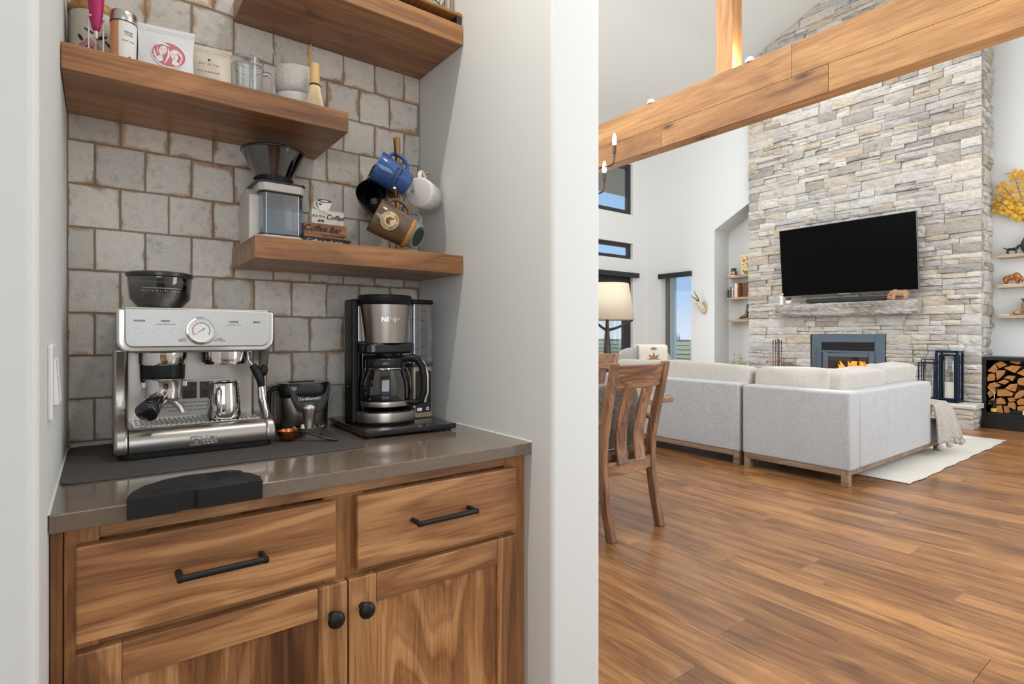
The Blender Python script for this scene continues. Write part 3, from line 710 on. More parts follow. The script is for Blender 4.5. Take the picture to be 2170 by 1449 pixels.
# fire tools
ft = thing('fire_tool_set', 'black iron fire tools standing left of the fireplace', 'fire tools', (8.76, 4.49, .318))
MB().lathe([(0, 0), (.09, 0), (.09, .015), (.03, .03), (0, .03)], 20).build('base', IRON, ft, smooth=40)
MB().tube([(0, 0, .02), (0, 0, .78)], .008, 8).ball((0, 0, .785), .014).build('pole', IRON, ft, smooth=60)
MB().tube([(0, -.08, .60), (0, .08, .60)], .005, 6).build('crossbar', IRON, ft)
for i, (y, kind) in enumerate(((.07, 'poker'), (.028, 'tongs'), (-.03, 'brush'), (-.066, 'shovel'))):
    t = MB().tube([(-.02, y, .12), (-.02, y, .60), (-.02, y, .68)], [.004, .004, .0075], 6).ball((-.02, y, .74), (.008, .008, .055))
    if kind == 'shovel': t.box(-.03, -.015, y - .03, y + .03, .06, .17)
    if kind == 'brush': t.tube([(-.02, y, .08), (-.02, y, .2)], .02, 8)
    t.build('tool', IRON, ft, smooth=50)
MB().ball((-.04, -.035, .46), (.018, .022, .026), 10).build('tassel', M('red_tassel', srgb(150, 52, 44), .8), ft, smooth=180)
hk = thing('fire_poker', 'slim brass-handled poker leaning on the fireplace surround', 'poker', (8.90, 3.97, .318))
MB().tube([(0, 0, 0), (0, 0, .55)], .006, 6).tube([(0, 0, .55), (-.004, .012, .58), (0, -.012, .62), (-.004, .010, .66), (0, 0, .70)], [.008, .012, .008, .011, .004], 7).build('rod', M('dark_brass', srgb(112, 100, 78), .4, 1), hk, smooth=60)

# log basket edge: pine-cone coloured piece seen over the sofa
pc = thing('bark_log', 'dark bark-covered log lying on the hearth behind the sofa', 'log', (8.68, 4.24, .318))
MB().tube([(0, .14, .40), (0, .06, .385), (0, -.06, .35), (0, -.2, .28), (0, -.3, .22)], [.03, .05, .05, .04, .03], 12).build('bark', M('dark_bark', srgb(52, 40, 34), .95, bump=(60, 1, .02), var=(40, srgb(150, 136, 120))), pc, smooth=40)
MB().box(-.1, .1, -.34, .16, 0, .2).build('cradle', IRON, pc)

# lanterns with candles
LANT = M('lantern_blue_black', srgb(24, 38, 60), .35, .6)
CANDLE = M('ivory_candle', srgb(240, 232, 214), .5, sss=.2)
def lantern(loc, w, h, t, label, candle_h, inset):
    o = thing('lantern', label, 'lantern', loc, group='candle lanterns on the hearth')
    f = MB(); a = w/2
    for sx in (-1, 1):
        for sy in (-1, 1): f.box(sx*a - t/2, sx*a + t/2, sy*a - t/2, sy*a + t/2, 0, h)
    for z in (t/2, h - t/2):
        for s in (-1, 1): f.box(-a, a, s*a - t/2, s*a + t/2, z - t/2, z + t/2).box(s*a - t/2, s*a + t/2, -a, a, z - t/2, z + t/2)
    f.build('outer_frame', LANT, o, bevel=.002)
    b = a * .74; g = MB(); t2 = t * .8; z0, z1 = h*.06, h*inset
    for sx in (-1, 1):
        for sy in (-1, 1): g.box(sx*b - t2/2, sx*b + t2/2, sy*b - t2/2, sy*b + t2/2, z0, z1)
    for z in (z0, z1):
        for s in (-1, 1): g.box(-b, b, s*b - t2/2, s*b + t2/2, z - t2/2, z + t2/2).box(s*b - t2/2, s*b + t2/2, -b, b, z - t2/2, z + t2/2)
    g.box(-b, b, -b, b, z0, z0 + .012).build('inner_frame', LANT, o, bevel=.002)
    MB().lathe([(b*.8, z0 + .012), (b*.8, h*.80)], 20).build('glass_chimney', GLASS, o, smooth=180)
    r = b * .62
    c = thing('pillar_candle', 'ivory pillar candle inside the %s lantern' % ('taller' if h > .6 else 'shorter'), 'candle', (loc[0], loc[1], loc[2] + z0 + .0125), group='candles in the lanterns')
    MB().lathe([(0, 0), (r, 0), (r, candle_h - .005), (r*.9, candle_h), (0, candle_h - .008)], 20).build('wax', CANDLE, c, smooth=40)
    MB().tube([(0, 0, candle_h - .01), (.003, 0, candle_h + .015)], .002, 5).build('wick', IRON, c)
lantern((8.76, 2.255, .318), .215, .66, .026, 'taller blue-black metal candle lantern at the right end of the hearth', .20, .91)
lantern((8.80, 2.479, .318), .185, .50, .014, 'shorter thin-framed black lantern beside the taller one', .15, 1.08)

# ------------------------------------------------------------------ tie beam and king post
BXM = 4.0
bm_ = thing('tie_beam', 'long honey-coloured timber tie beam crossing the vaulted room', 'beam', (BXM + .0685, 3.4, 2.852))
def bb(y0, y1, z0, z1, x0=-.0685, x1=.0685): return MB().box(x0, x1, y0 - 3.4, y1 - 3.4, z0 - 2.852, z1 - 2.852)
bb(-.4, FARY, 2.866, 3.280, -.055, .055).build('beam_core', BEAMW, bm_)
SEAM = 3.045
for (ya, yb, za, zb) in ((-.4, 1.95, SEAM, 3.287), (1.952, 4.05, SEAM, 3.287), (4.052, FARY, SEAM, 3.287), (-.4, 1.70, 2.852, SEAM - .002), (1.702, 3.1, 2.852, SEAM - .002), (3.102, FARY, 2.852, SEAM - .002)):
    bb(ya, yb, za, zb, -.0685, -.05).build('face_board', BEAMW, bm_, bevel=.002)
for (ya, yb) in ((-.4, 2.6), (2.602, FARY)): bb(ya, yb, 2.852, 2.868, -.05, .0685).build('soffit_board', BEAMW, bm_, bevel=.002)
pst = thing('king_post', 'upright square timber post standing on the tie beam', 'post', (BXM + .069, 2.488, 3.2875))
MB().box(-.069, .069, -.074, .074, 0, roof(2.488) - 3.2875 + .02).build('shaft', POSTW, pst, bevel=.003)
for i, y in enumerate((2.28, 3.23)):
    u = thing('uplight', ('small puck uplight on the tie beam beside the king post', 'small glowing puck uplight on the tie beam left of the king post')[i], 'light', (BXM + .02, y, 3.2875), group='uplights on the beam')
    MB().lathe([(0, 0), (.035, 0), (.035, .022), (.03, .025), (0, .025)], 16).build('housing', M('puck_white', srgb(220, 220, 216), .4) if i == 0 else bpy.data.materials['puck_white'], u, smooth=40)
    MB().lathe([(0, .025), (.026, .025), (.022, .034), (0, .038)], 16).build('lens', M('puck_glow', (1, 1, 1), .4, emit=(1, .9, .75), es=14) if i == 0 else bpy.data.materials['puck_glow'], u, smooth=180)
    lamp('uplight_beam', 'POINT', (BXM + .02, y, 3.36), (0, 0, 0), 6, (1, .95, .86), .03)

# ------------------------------------------------------------------ sectional sofa
def sofa_unit(label, loc, boxes, legs, rails):
    o = thing('sofa_section', label, 'sofa', loc, group='sections of the grey sectional sofa')
    for nm, (x0, x1, y0, y1, z0, z1), bv, mt_ in boxes:
        MB().box(x0 - loc[0], x1 - loc[0], y0 - loc[1], y1 - loc[1], z0, z1).build(nm, mt_, o, smooth=60, bevel=bv, seg=4)
    for x, y in legs: MB().box(x - .028 - loc[0], x + .028 - loc[0], y - .028 - loc[1], y + .028 - loc[1], 0, .126).build('leg', SOFAW, o, bevel=.003)
    for (x0, x1, y0, y1) in rails: MB().box(x0 - loc[0], x1 - loc[0], y0 - loc[1], y1 - loc[1], .084, .1255).build('base_rail', SOFAW, o, bevel=.003)
    return o
sofa_unit('long sofa section with its grey back to the dining table', (5.1, 3.58, 0),
    [('back', (4.605, 4.79, 2.715, 4.45, .125, .742), .02, SOFA), ('seat_base', (4.79, 5.55, 2.715, 4.45, .125, .33), .02, SOFA), ('seat_cushion', (4.79, 5.57, 2.72, 4.44, .33, .47), .045, SOFA)],
    [(4.64, 2.75), (4.64, 4.40), (5.5, 2.75), (5.5, 4.40)], [(4.612, 4.65, 2.78, 4.38), (5.49, 5.53, 2.78, 4.38), (4.66, 5.48, 2.73, 2.77)])
sofa_unit('corner sofa section with the right-hand arm side facing the walkway', (5.5, 2.24, 0),
    [('back', (4.605, 4.79, 1.80, 2.685, .125, .735), .02, SOFA), ('side', (4.79, 6.44, 1.80, 1.965, .125, .732), .02, SOFA), ('seat_base', (4.79, 6.83, 1.965, 2.685, .125, .33), .02, SOFA), ('seat_base_end', (6.44, 6.83, 1.815, 1.965, .125, .33), .02, SOFA), ('seat_cushion', (4.79, 6.86, 1.90, 2.685, .33, .48), .05, SOFA)],
    [(4.64, 1.842), (4.64, 2.645), (6.80, 1.85), (6.80, 2.64), (5.8, 2.64)], [(4.612, 4.65, 1.87, 2.615), (4.67, 6.77, 1.822, 1.86), (4.67, 6.77, 2.63, 2.66)])
def cushion(label, c, size, rot, mat=None, p=8.0, sag=0.0):
    o = MB().rbox((0, 0, 0), size, p, 44, fn=lambda x, y, z: (x + .012*math.sin(9*y + 5*z), y, z + .010*math.sin(6*y + 2) - sag*(y*y/(size[1]**2)) + .008*math.sin(11*x))).build('back_cushion', mat or CUSH, None, smooth=180)
    o.location = c; o.rotation_euler = rot
    return tag(o, label, 'cushion', 'loose back cushions of the sofa')
cushion('long oatmeal back cushion nearest the dining chair', (4.90, 3.58, .69), (.22, 1.70, .44), (0, rad(8), 0), sag=.012)
cushion('oatmeal back cushion with a sunlit end, left of the sofa corner', (4.90, 2.36, .665), (.23, .66, .46), (0, rad(8), 0), sag=.012)
cushion('puckered oatmeal cushion leaning on the sofa arm side', (5.30, 2.065, .655), (.95, .22, .45), (rad(8), 0, 0), sag=0)
cushion('far oatmeal cushion on the sofa arm side towards the fireplace', (6.17, 2.075, .665), (.88, .21, .46), (rad(8), 0, 0), sag=0)

# knitted throw with pompoms over the sofa end
THROW = fabric('grey_knit', srgb(148, 140, 130), srgb(190, 182, 172), 120, bump=1.0)
th = thing('throw_blanket', 'grey knitted throw with pompoms hanging over the sofa end', 'blanket', (6.66, 1.95, .48))
def tf(u, v):
    x = -.24 + .46 * u; fold = math.sin(u * 17 + v * 1.5)
    if v < .42:
        t = v / .42; y = .32 - .50 * t; z = .022 + .012 * fold * t + .02 * math.sin(t * 3.0)
    else:
        t = (v - .42) / .58; y = -.18 - .022 * math.sin(min(1, t * 2.2) * PI / 2) - .085 * t * u - .020 * fold * t; z = .022 + .02 * .14 - .375 * t - .015 * t * math.sin(u * 9) + .03 * t * u; x += .05 * t * u
    return (x, y, z)
o_ = MB().grid(tf, 44, 30).build('knit', THROW, th, smooth=180); so_ = o_.modifiers.new('thickness', 'SOLIDIFY'); so_.thickness = .016
for i in range(7):
    p_ = tf(.03 + .157 * i, 1.0); MB().ball((p_[0], p_[1] - .004, p_[2] - .024), .029, 12).build('pompom', THROW, th, smooth=180)
# rug with a wavy edge
rg = MB(); rr_ = random.Random(4)
def rugf(u, v):
    x = 5.10 + 2.95 * u; y = 1.56 + 3.0 * v
    if v == 0: y += .006 * math.sin(u * 47) + .004 * math.sin(u * 21 + 1)
    return (x, y, .006 + (0 * math.sin(u * 40) if v == 0 else 0) + .001)
rg.grid(rugf, 61, 12); ro_ = rg.build('area_rug', RUGM, None, smooth=180); so_ = ro_.modifiers.new('thickness', 'SOLIDIFY'); so_.thickness = .006; so_.offset = -1
ro_.location = (0, 0, .004)
tag(ro_, 'cream flat-woven area rug under the sectional sofa', 'rug')

# armchair by the window with a star quilt over it
ac = thing('armchair', 'grey armchair by the windows with its back turned', 'armchair', (6.72, 5.62, 0), rz=rad(-40))
AC = fabric('armchair_linen', srgb(150, 146, 142), srgb(192, 188, 182), 150)
MB().box(-.40, .40, -.38, .38, .16, .42).build('seat_base', AC, ac, smooth=60, bevel=.05, seg=4)
MB().rbox((0, -.32, .635), (.80, .24, .72), 4, 28).build('backrest', AC, ac, smooth=180)
for s in (-1, 1): MB().rbox((s*.41, .02, .42), (.17, .74, .50), 4, 24).build('arm', AC, ac, smooth=180)
for x, y in ((-.33, -.3), (.33, -.3), (-.33, .3), (.33, .3)): MB().cyl((x, y, 0), (x, y, .17), .018, .026, 8).build('leg', CHAIRW, ac)
qm, qn, ql, qb = newmat('quilt_cream'); qb.inputs['Base Color'].default_value = srgb(226, 218, 204); qb.inputs['Roughness'].default_value = .95
qu = thing('star_quilt', 'cream quilt with tan stars draped over the armchair back', 'quilt', (6.72, 5.62, .03), rz=rad(-40))
def qf(u, v):
    x = -.10 + .42 * u; a = v * 2.2 - .35
    if a < 0: return (x, -.32 - .14, .94 + a * 1.1)
    if a < 1: th_ = PI * a; return (x, -.32 - .14 * math.cos(th_), .965 + .03 * math.sin(th_))
    return (x, -.18, .965 - (a - 1) * .5)
o_ = MB().grid(qf, 12, 30).build('cloth', qm, qu, smooth=180); so_ = o_.modifiers.new('thickness', 'SOLIDIFY'); so_.thickness = .012; so_.offset = 1
TAN = M('quilt_tan', srgb(158, 122, 92), .95)
st = []
for i in range(16): a = 2 * PI * i / 16; r = .105 if i % 2 == 0 else .052; st.append((.12 + r * math.cos(a), .79 + r * math.sin(a)))
MB().prism(st, 'xz', -.480, -.472).build('star', TAN, qu)
MB().prism([(x - .22 if False else x + .0, z - .0) for x, z in [( .12 + (p[0]-.12)*.5, .95 + (p[1]-.79)*.25) for p in st]], 'xz', -.4795, -.472).build('star', TAN, qu)

# ------------------------------------------------------------------ dining table and chairs
dt = thing('dining_table', 'walnut dining table with glare on its top behind the armchair', 'table', (2.52, 3.4, 0))
TW = wood('table_walnut', srgb(96, 66, 46), srgb(140, 100, 70), srgb(166, 124, 90), axis='y', size=1.2, rough=.28, knots=0, tone=.05, coat=.4)
MB().prism([(-.68, -1.06 + .05), (-.62, -1.07), (.62, -1.07), (.68, -1.06 + .05), (.68, 1.07), (-.68, 1.07)], 'xy', .722, .758).build('tabletop', TW, dt, bevel=.006)
MB().box(-.5, .5, -.85, .85, .64, .722).build('apron', TW, dt, bevel=.004)
for s in (-1, 1): MB().box(-.09, .09, s*.62 - .09, s*.62 + .09, .05, .64).box(-.4, .4, s*.62 - .05, s*.62 + .05, 0, .06).build('trestle', TW, dt, bevel=.008)
def chair_mb(arms):
    """local: sitter faces +y, backrest at y ~ 0"""
    parts = []
    def post(s):
        prof_ = [(-.065, 0), (-.030, .16), (0, .34), (.005, .46), (-.004, .58), (-.036, .74), (-.076, .90), (-.098, 1.02)]
        w = .0235; vs = []; fs = []
        for y, z in prof_:
            sp = .225 + .012 * max(0, z - .45) / .55; d = .026 if z < .9 else .021
            for dx, dy in ((-w, -d), (w, -d), (w, d), (-w, d)): vs.append((s*sp + dx, y + dy, z))
        n = len(prof_)
        for i in range(n - 1):
            for j in range(4): fs.append((i*4+j, i*4+(j+1)%4, (i+1)*4+(j+1)%4, (i+1)*4+j))
        fs += [(3, 2, 1, 0), tuple((n-1)*4 + j for j in range(4))]
        return MB().add(vs, fs)
    for s in (-1, 1): parts.append(('back_post', post(s), CHAIRW, .006))
    def bow(z0, z1, yf, half, bowd, th_, lean):
        vs = []; fs = []; n = 12
        for i in range(n + 1):
            u = -1 + 2 * i / n; x = u * half; y = yf - bowd * (1 - u*u)
            for (z, ly) in ((z0, 0), (z1, lean)): vs += [(x, y - th_/2 + ly, z), (x, y + th_/2 + ly, z)]
        for i in range(n):
            a = i*4; b = a + 4
            fs += [(a, b, b+2, a+2), (a+1, a+3, b+3, b+1), (a, a+1, b+1, b), (a+2, b+2, b+3, a+3)]
        fs += [(0, 2, 3, 1), (n*4, n*4+1, n*4+3, n*4+2)]
        return MB().add(vs, fs)
    parts.append(('crest_rail', bow(.868, 1.008, -.058, .217, .032, .026, -.035), CHAIRX, .006))
    parts.append(('lower_rail', bow(.355, .435, .0, .206, .022, .028, 0), CHAIRX, .005))
    for xc, wd in ((-.088, .047), (.072, .047)):
        prof_ = [(-.020, .42), (-.004, .52), (-.004, .60), (-.032, .74), (-.062, .84), (-.082, .90)]; vs = []; fs = []
        for y, z in prof_:
            for dx, dy in ((-wd, -.008), (wd, -.008), (wd, .008), (-wd, .008)): vs.append((xc * (1 + .1*(z-.4)) + dx, y - .014 + dy, z))
        n = len(prof_)
        for i in range(n - 1):
            for j in range(4): fs.append((i*4+j, i*4+(j+1)%4, (i+1)*4+(j+1)%4, (i+1)*4+j))
        fs += [(3, 2, 1, 0), tuple((n-1)*4 + j for j in range(4))]
        parts.append(('back_slat', MB().add(vs, fs), CHAIRW, .003))
    parts.append(('seat', MB().rbox((0, .25, .455), (.50, .47, .045), 8, 28), CHAIRX, 0))
    parts.append(('seat_apron', MB().box(-.21, .21, .03, .45, .385, .436), CHAIRX, .004))
    for s in (-1, 1):
        parts.append(('front_leg', MB().tube([(s*.20, .44, 0), (s*.205, .44, .25), (s*.205, .44, .44)], [.016, .02, .023], 8), CHAIRW, 0))
        if arms:
            parts.append(('arm_rest', MB().prism([(s*.20, -.01), (s*.26, -.01), (s*.29, .25), (s*.275, .38), (s*.225, .38), (s*.215, .2)], 'xy', .655, .682), CHAIRX, .006))
            parts.append(('arm_post', MB().tube([(s*.215, .40, .44), (s*.235, .36, .55), (s*.245, .34, .66)], [.02, .016, .018], 8), CHAIRW, 0))
    return parts
def chair(label, loc, rz, arms):
    o = thing('dining_chair', label, 'chair', loc, rz, group='walnut dining chairs')
    for nm, mb, mt_, bv in chair_mb(arms): mb.build(nm, mt_, o, smooth=40, bevel=bv)
    return o
chair('walnut dining armchair with curved slats at the near table end', (2.55, 2.222, 0), rad(2), True)
chair('walnut dining chair on the far side of the table under the lamp', (3.62, 3.62, 0), rad(90), False)
TWEED = fabric('grey_tweed', srgb(74, 70, 66), srgb(140, 132, 122), 130, bump=.9)
pl = thing('seat_pillow', 'grey tweed pillow with pale piping on the dining armchair', 'pillow', (2.50, 2.34, .479))
MB().rbox((0, 0, .20), (.47, .15, .40), 5, 28).build('pillow_body', TWEED, pl, smooth=180)
MB().tube([(-.23, 0, .014), (-.1, -.05, .010), (.1, -.05, .010), (.23, 0, .014)], .008, 8).build('piping', M('pale_piping', srgb(212, 206, 196), .9), pl, smooth=180)

# chandelier over the table
CHM = M('aged_bronze', srgb(84, 74, 62), .45, .9)
BULB = M('candle_bulb', (1, .95, .85), .2, emit=(1, .88, .68), es=16)
ch = thing('chandelier', 'bronze candle chandelier with glowing bulbs at the edge of the partition', 'chandelier', (2.52, 3.30, 2.24))
MB().tube([(0, 0, -.05), (0, 0, 2.9)], .009, 8).ball((0, 0, -.05), .03).ball((0, 0, .12), .026).build('stem', CHM, ch, smooth=60)
def arm(dx, dy, z, rise):
    e = Vector((dx, dy, z)); d = Vector((dx, dy, 0)).normalized(); p = [Vector((0, 0, z)), Vector((dx, dy, z)) * .5 + Vector((0, 0, z*.5)), e - d * .04]
    p += [e - d * .02 + Vector((0, 0, .006)), e - d * .006 + Vector((0, 0, .018)), e + Vector((0, 0, .04)), e + Vector((0, 0, rise))]
    a_ = MB().tube(p, .0065, 8).build('arm', CHM, ch, smooth=60)
    t = e + Vector((0, 0, rise))
    MB().tube([t, t + Vector((0, 0, .055))], [.013, .013], 10).build('candle_cup', CHM, a_, smooth=40)
    MB().lathe([(.009, .055), (.014, .07), (.015, .09), (.012, .115), (.005, .135), (0, .14)], 12, t).build('bulb', BULB, a_, smooth=180)
arm(2.80 - 2.52, 2.561 - 3.30, 2.335 - 2.24, .08)
arm(2.78 - 2.52, 2.635 - 3.30, 2.16 - 2.24, .08)
for a in (20, 100, 160, 215, 250): arm(.72 * math.cos(rad(a)), .72 * math.sin(rad(a)), .095 if a in (20, 160, 250) else -.08, .08)

# floor lamp behind the sofa
fl2 = thing('floor_lamp', 'dark wooden floor lamp with a large cream drum shade', 'lamp', (5.18, 4.86, 0))
SHADE = M('linen_shade', srgb(214, 198, 172), .9)
MB().lathe([(.27, 1.83), (.345, 1.37)], 40).build('shade', SHADE, fl2, smooth=180).modifiers.new('thickness', 'SOLIDIFY').thickness = .004
WALN = M('dark_walnut', srgb(58, 40, 30), .45)
MB().tube([(0, 0, .03), (0, 0, .72), (0, 0, 1.30), (0, 0, 1.40)], [.085, .066, .022, .018], 14).build('tapered_post', WALN, fl2, smooth=60)
MB().lathe([(0, 0), (.17, 0), (.17, .02), (.10, .035), (0, .035)], 28).build('base', WALN, fl2, smooth=40)
for a in (-48, 72, 192):
    c, s = math.cos(rad(a)), math.sin(rad(a))
    MB().tube([(0, 0, 1.24), (c*.10, s*.10, 1.265), (c*.24, s*.24, 1.32), (c*.315, s*.315, 1.37), (c*.32, s*.32, 1.40)], [.022, .017, .015, .013, .011], 8).build('support_arm', WALN, fl2, smooth=60)
MB().tube([(0, 0, 1.1), (0, 0, 1.5)], .012, 8).ball((0, 0, 1.56), .05).build('socket', WALN, fl2, smooth=60)
lamp('floor_lamp_bulb', 'POINT', (5.18, 4.86, 1.62), (0, 0, 0), 4, (1, .86, .66), .05)

# ------------------------------------------------------------------ niche left of the chimney
def shelf_board(x0, x1, y0, y1, z0, z1, label, group):
    o = MB().box(-(x1-x0)/2, (x1-x0)/2, -(y1-y0)/2, (y1-y0)/2, 0, z1 - z0).build('wall_shelf', PALEW, None, bevel=.003); o.location = ((x0+x1)/2, (y0+y1)/2, z0)
    return tag(o, label, 'shelf', group)
for z, w in ((2.225, 'top'), (1.828, 'middle'), (1.420, 'lowest')): shelf_board(9.29, NX - .001, 5.12, 5.735, z, z + .04, '%s pale oak shelf in the niche left of the chimney' % w, 'pale niche shelves')
for z, w in ((2.175, 'top'), (1.787, 'middle'), (1.392, 'lowest')): shelf_board(9.29, NX - .001, .9, 1.90, z, z + .04, '%s pale oak shelf right of the stone chimney' % w, 'pale shelves right of the chimney')
# planter shaped as an owl-eyed pot, picture, books, boot sculpture
pp = thing('face_planter', 'little brown planter with two pale round eyes and a succulent', 'planter', (9.38, 5.64, 2.2655))
BRN = M('planter_brown', srgb(140, 92, 56), .6)
MB().lathe([(0, 0), (.045, 0), (.062, .05), (.055, .095), (.04, .1), (0, .09)], 18).build('pot', BRN, pp, smooth=50)
for s in (-1, 1): MB().ball((-.05, s*.026, .06), (.012, .022, .024), 10).build('eye', M('planter_eye', srgb(236, 224, 200), .5), pp, smooth=180)
MB().box(-.055, -.0, -.05, .05, 0, .02).build('plinth', WHITE, pp)
lf = MB()
for i in range(14):
    a = i * 2.4; r = .016 + .02 * (i / 14); lf.tube([(r*.3*math.cos(a), r*.3*math.sin(a), .09), (r*1.3*math.cos(a), r*1.3*math.sin(a), .12), (r*1.9*math.cos(a), r*1.9*math.sin(a), .155)], [.008, .011, .001], 5)
q = lf.build('succulent', M('succulent_green', srgb(70, 92, 44), .6), pp, smooth=60); q['kind'] = 'stuff'
pc_ = thing('framed_picture', 'painting of golden foliage in a pale frame on the niche shelf', 'picture', (9.44, 5.38, 2.2655), rot=(0, rad(-6), 0))
MB().box(-.012, .012, -.145, .145, 0, .40).build('frame', M('pale_frame', srgb(222, 204, 172), .5), pc_, bevel=.003)
MB().box(-.014, -.010, -.125, .125, .02, .38).build('canvas', M('golden_foliage_print', srgb(232, 196, 120), .7, var=(9, srgb(246, 238, 224))), pc_)
gb = MB(); rg_ = random.Random(2)
for i in range(14): y, z = rg_.uniform(-.1, .1), rg_.uniform(.04, .34); gb.ball((-.0145, y, z), (.0012, rg_.uniform(.012, .03), rg_.uniform(.01, .024)), 8)
gb.build('painted_leaves', M('painted_ochre', srgb(206, 146, 62), .7), pc_)
MB().ball((-.0145, .04, .06), (.0014, .05, .03), 10).build('painted_grass', M('painted_green', srgb(120, 156, 60), .7), pc_)
bk = [(.032, .15, (36, 44, 52), 'black'), (.026, .155, (120, 140, 150), 'grey-blue'), (.03, .20, (44, 62, 84), 'navy'), (.024, .205, (206, 204, 200), 'pale grey'), (.03, .21, (150, 100, 96), 'dusty red'), (.055, .255, (232, 222, 206), 'wide cream'), (.022, .27, (176, 112, 66), 'orange-brown')]
yy = 5.73
for w, h, c, nm in bk:
    b = thing('book', '%s book standing on the middle niche shelf' % nm, 'book', (9.39, yy - w/2, 1.8685), group='books in the niche')
    MB().box(-.07, .085, -w/2, w/2 - .001, 0, h).build('cover', M('book_%s' % nm, srgb(*c), .6), b, bevel=.003)
    MB().box(-.066, .0851, -w/2 + .003, w/2 - .004, h - .004, h + .0006).build('pages', M('paper', srgb(232, 226, 212), .9) if nm == 'black' else bpy.data.materials['paper'], b)
    MB().box(-.0708, -.069, -w/2 + .004, w/2 - .005, h*.72, h*.78).build('spine_band', GOLD, b)
    yy -= w
bb_ = thing('face_out_book', 'dark orange book facing outward with a pale deer figure', 'book', (9.36, 5.29, 1.8685))
MB().box(-.012, .012, -.10, .135, 0, .262).build('cover', M('book_rust', srgb(120, 70, 42), .6), bb_, bevel=.002)
MB().tube([(-.013, .02, .02), (-.013, .03, .08), (-.013, .01, .12), (-.013, .03, .16), (-.013, .05, .2)], [.006, .014, .012, .008, .003], 6).tube([(-.013, .03, .15), (-.013, -.02, .2)], .004, 5).tube([(-.013, -.01, .02), (-.013, .01, .11)], .006, 5).build('deer_print', M('deer_print', srgb(206, 182, 138), .7), bb_)
bt = thing('boot_sculpture', 'bronze boot and bird sculpture on the lowest niche shelf', 'sculpture', (9.38, 5.40, 1.4605))
BRZ = M('dark_bronze', srgb(84, 72, 58), .4, .6, var=(30, srgb(150, 128, 98)))
clay('figure', [((0, .095, .038), (.026, .036, .022)), ((0, .045, .05), (.032, .045, .034)), ((0, -.01, .07), (.036, .04, .045)), ((0, -.025, .13), (.034, .036, .05)), ((0, -.04, .19), (.036, .038, .05)), ((0, -.055, .235), (.032, .034, .035))], BRZ, bt, .006)
MB().box(-.05, .05, -.09, .14, 0, .018).build('plinth', BRZ, bt)
MB().ball((-.02, -.055, .25), (.035, .035, .045), 10).build('teal_cap', M('verdigris', srgb(78, 104, 110), .5), bt, smooth=180)
# antelope skull mount
sk_ = thing('antelope_mount', 'pale pronghorn head mount with dark horns on the white wall', 'wall mount', (GX - .001, 6.03, 1.69))
MB().ball((-.012, 0, 0), (.012, .068, .125), 20).build('plaque', M('plaque_tan', srgb(196, 174, 142), .6), sk_, smooth=180)
clay('head', [((-.03, 0, -.045), (.035, .042, .055)), ((-.055, .012, -.005), (.045, .045, .065)), ((-.08, .035, .045), (.040, .042, .055)), ((-.105, .062, .085), (.034, .036, .038)), ((-.135, .082, .092), (.026, .026, .024)), ((-.155, .092, .086), (.018, .018, .016)), ((-.10, .02, .105), (.012, .024, .010)), ((-.09, .105, .10), (.012, .024, .010))], M('pale_bone', srgb(214, 200, 176), .7), sk_, .007)
for s, e in ((1, (.235, .25)), (-1, (.15, .33))):
    MB().tube([(-.11, .065 + s*.012, .11), (-.11, .085 + s*.025, .17), (-.12, e[0] * .75 + .01, e[1] * .82), (-.13, e[0] * .9, e[1])], [.014, .012, .008, .002], 8).build('horn', M('horn_brown', srgb(112, 92, 72), .5) if s == 1 else bpy.data.materials['horn_brown'], sk_, smooth=180)
# leafy plant on the hearth end
pt = thing('potted_plant', 'leafy green plant in a pot at the left end of the hearth', 'plant', (8.74, 5.16, .318))
MB().lathe([(0, 0), (.07, 0), (.09, .18), (.085, .19), (0, .17)], 20).build('pot', M('pot_grey', srgb(120, 116, 110), .7), pt, smooth=40)
rp = random.Random(8); fo = MB()
for i in range(120):
    a = rp.uniform(0, 6.28); r = rp.uniform(.02, .21); z = .22 + rp.uniform(0, .2) + (.1 if r < .1 else 0); c = Vector((r*math.cos(a)*.7, r*math.sin(a), z)); d = Vector((math.cos(a), math.sin(a), rp.uniform(.2, 1.2))).normalized(); s = d.cross(Vector((0, 0, 1))).normalized(); l_ = rp.uniform(.03, .055)
    fo.add([c, c + d*l_*.5 + s*l_*.28, c + d*l_, c + d*l_*.5 - s*l_*.28], [(0, 1, 2, 3)])
for i in range(14): a = rp.uniform(0, 6.28); fo.tube([(0, 0, .17), (math.cos(a)*.06, math.sin(a)*.1, .32), (math.cos(a)*.1, math.sin(a)*.17, .42)], .003, 4)
q = fo.build('foliage', M('leaf_green', srgb(112, 142, 72), .6, var=(20, srgb(158, 178, 108))), pt); q['kind'] = 'stuff'

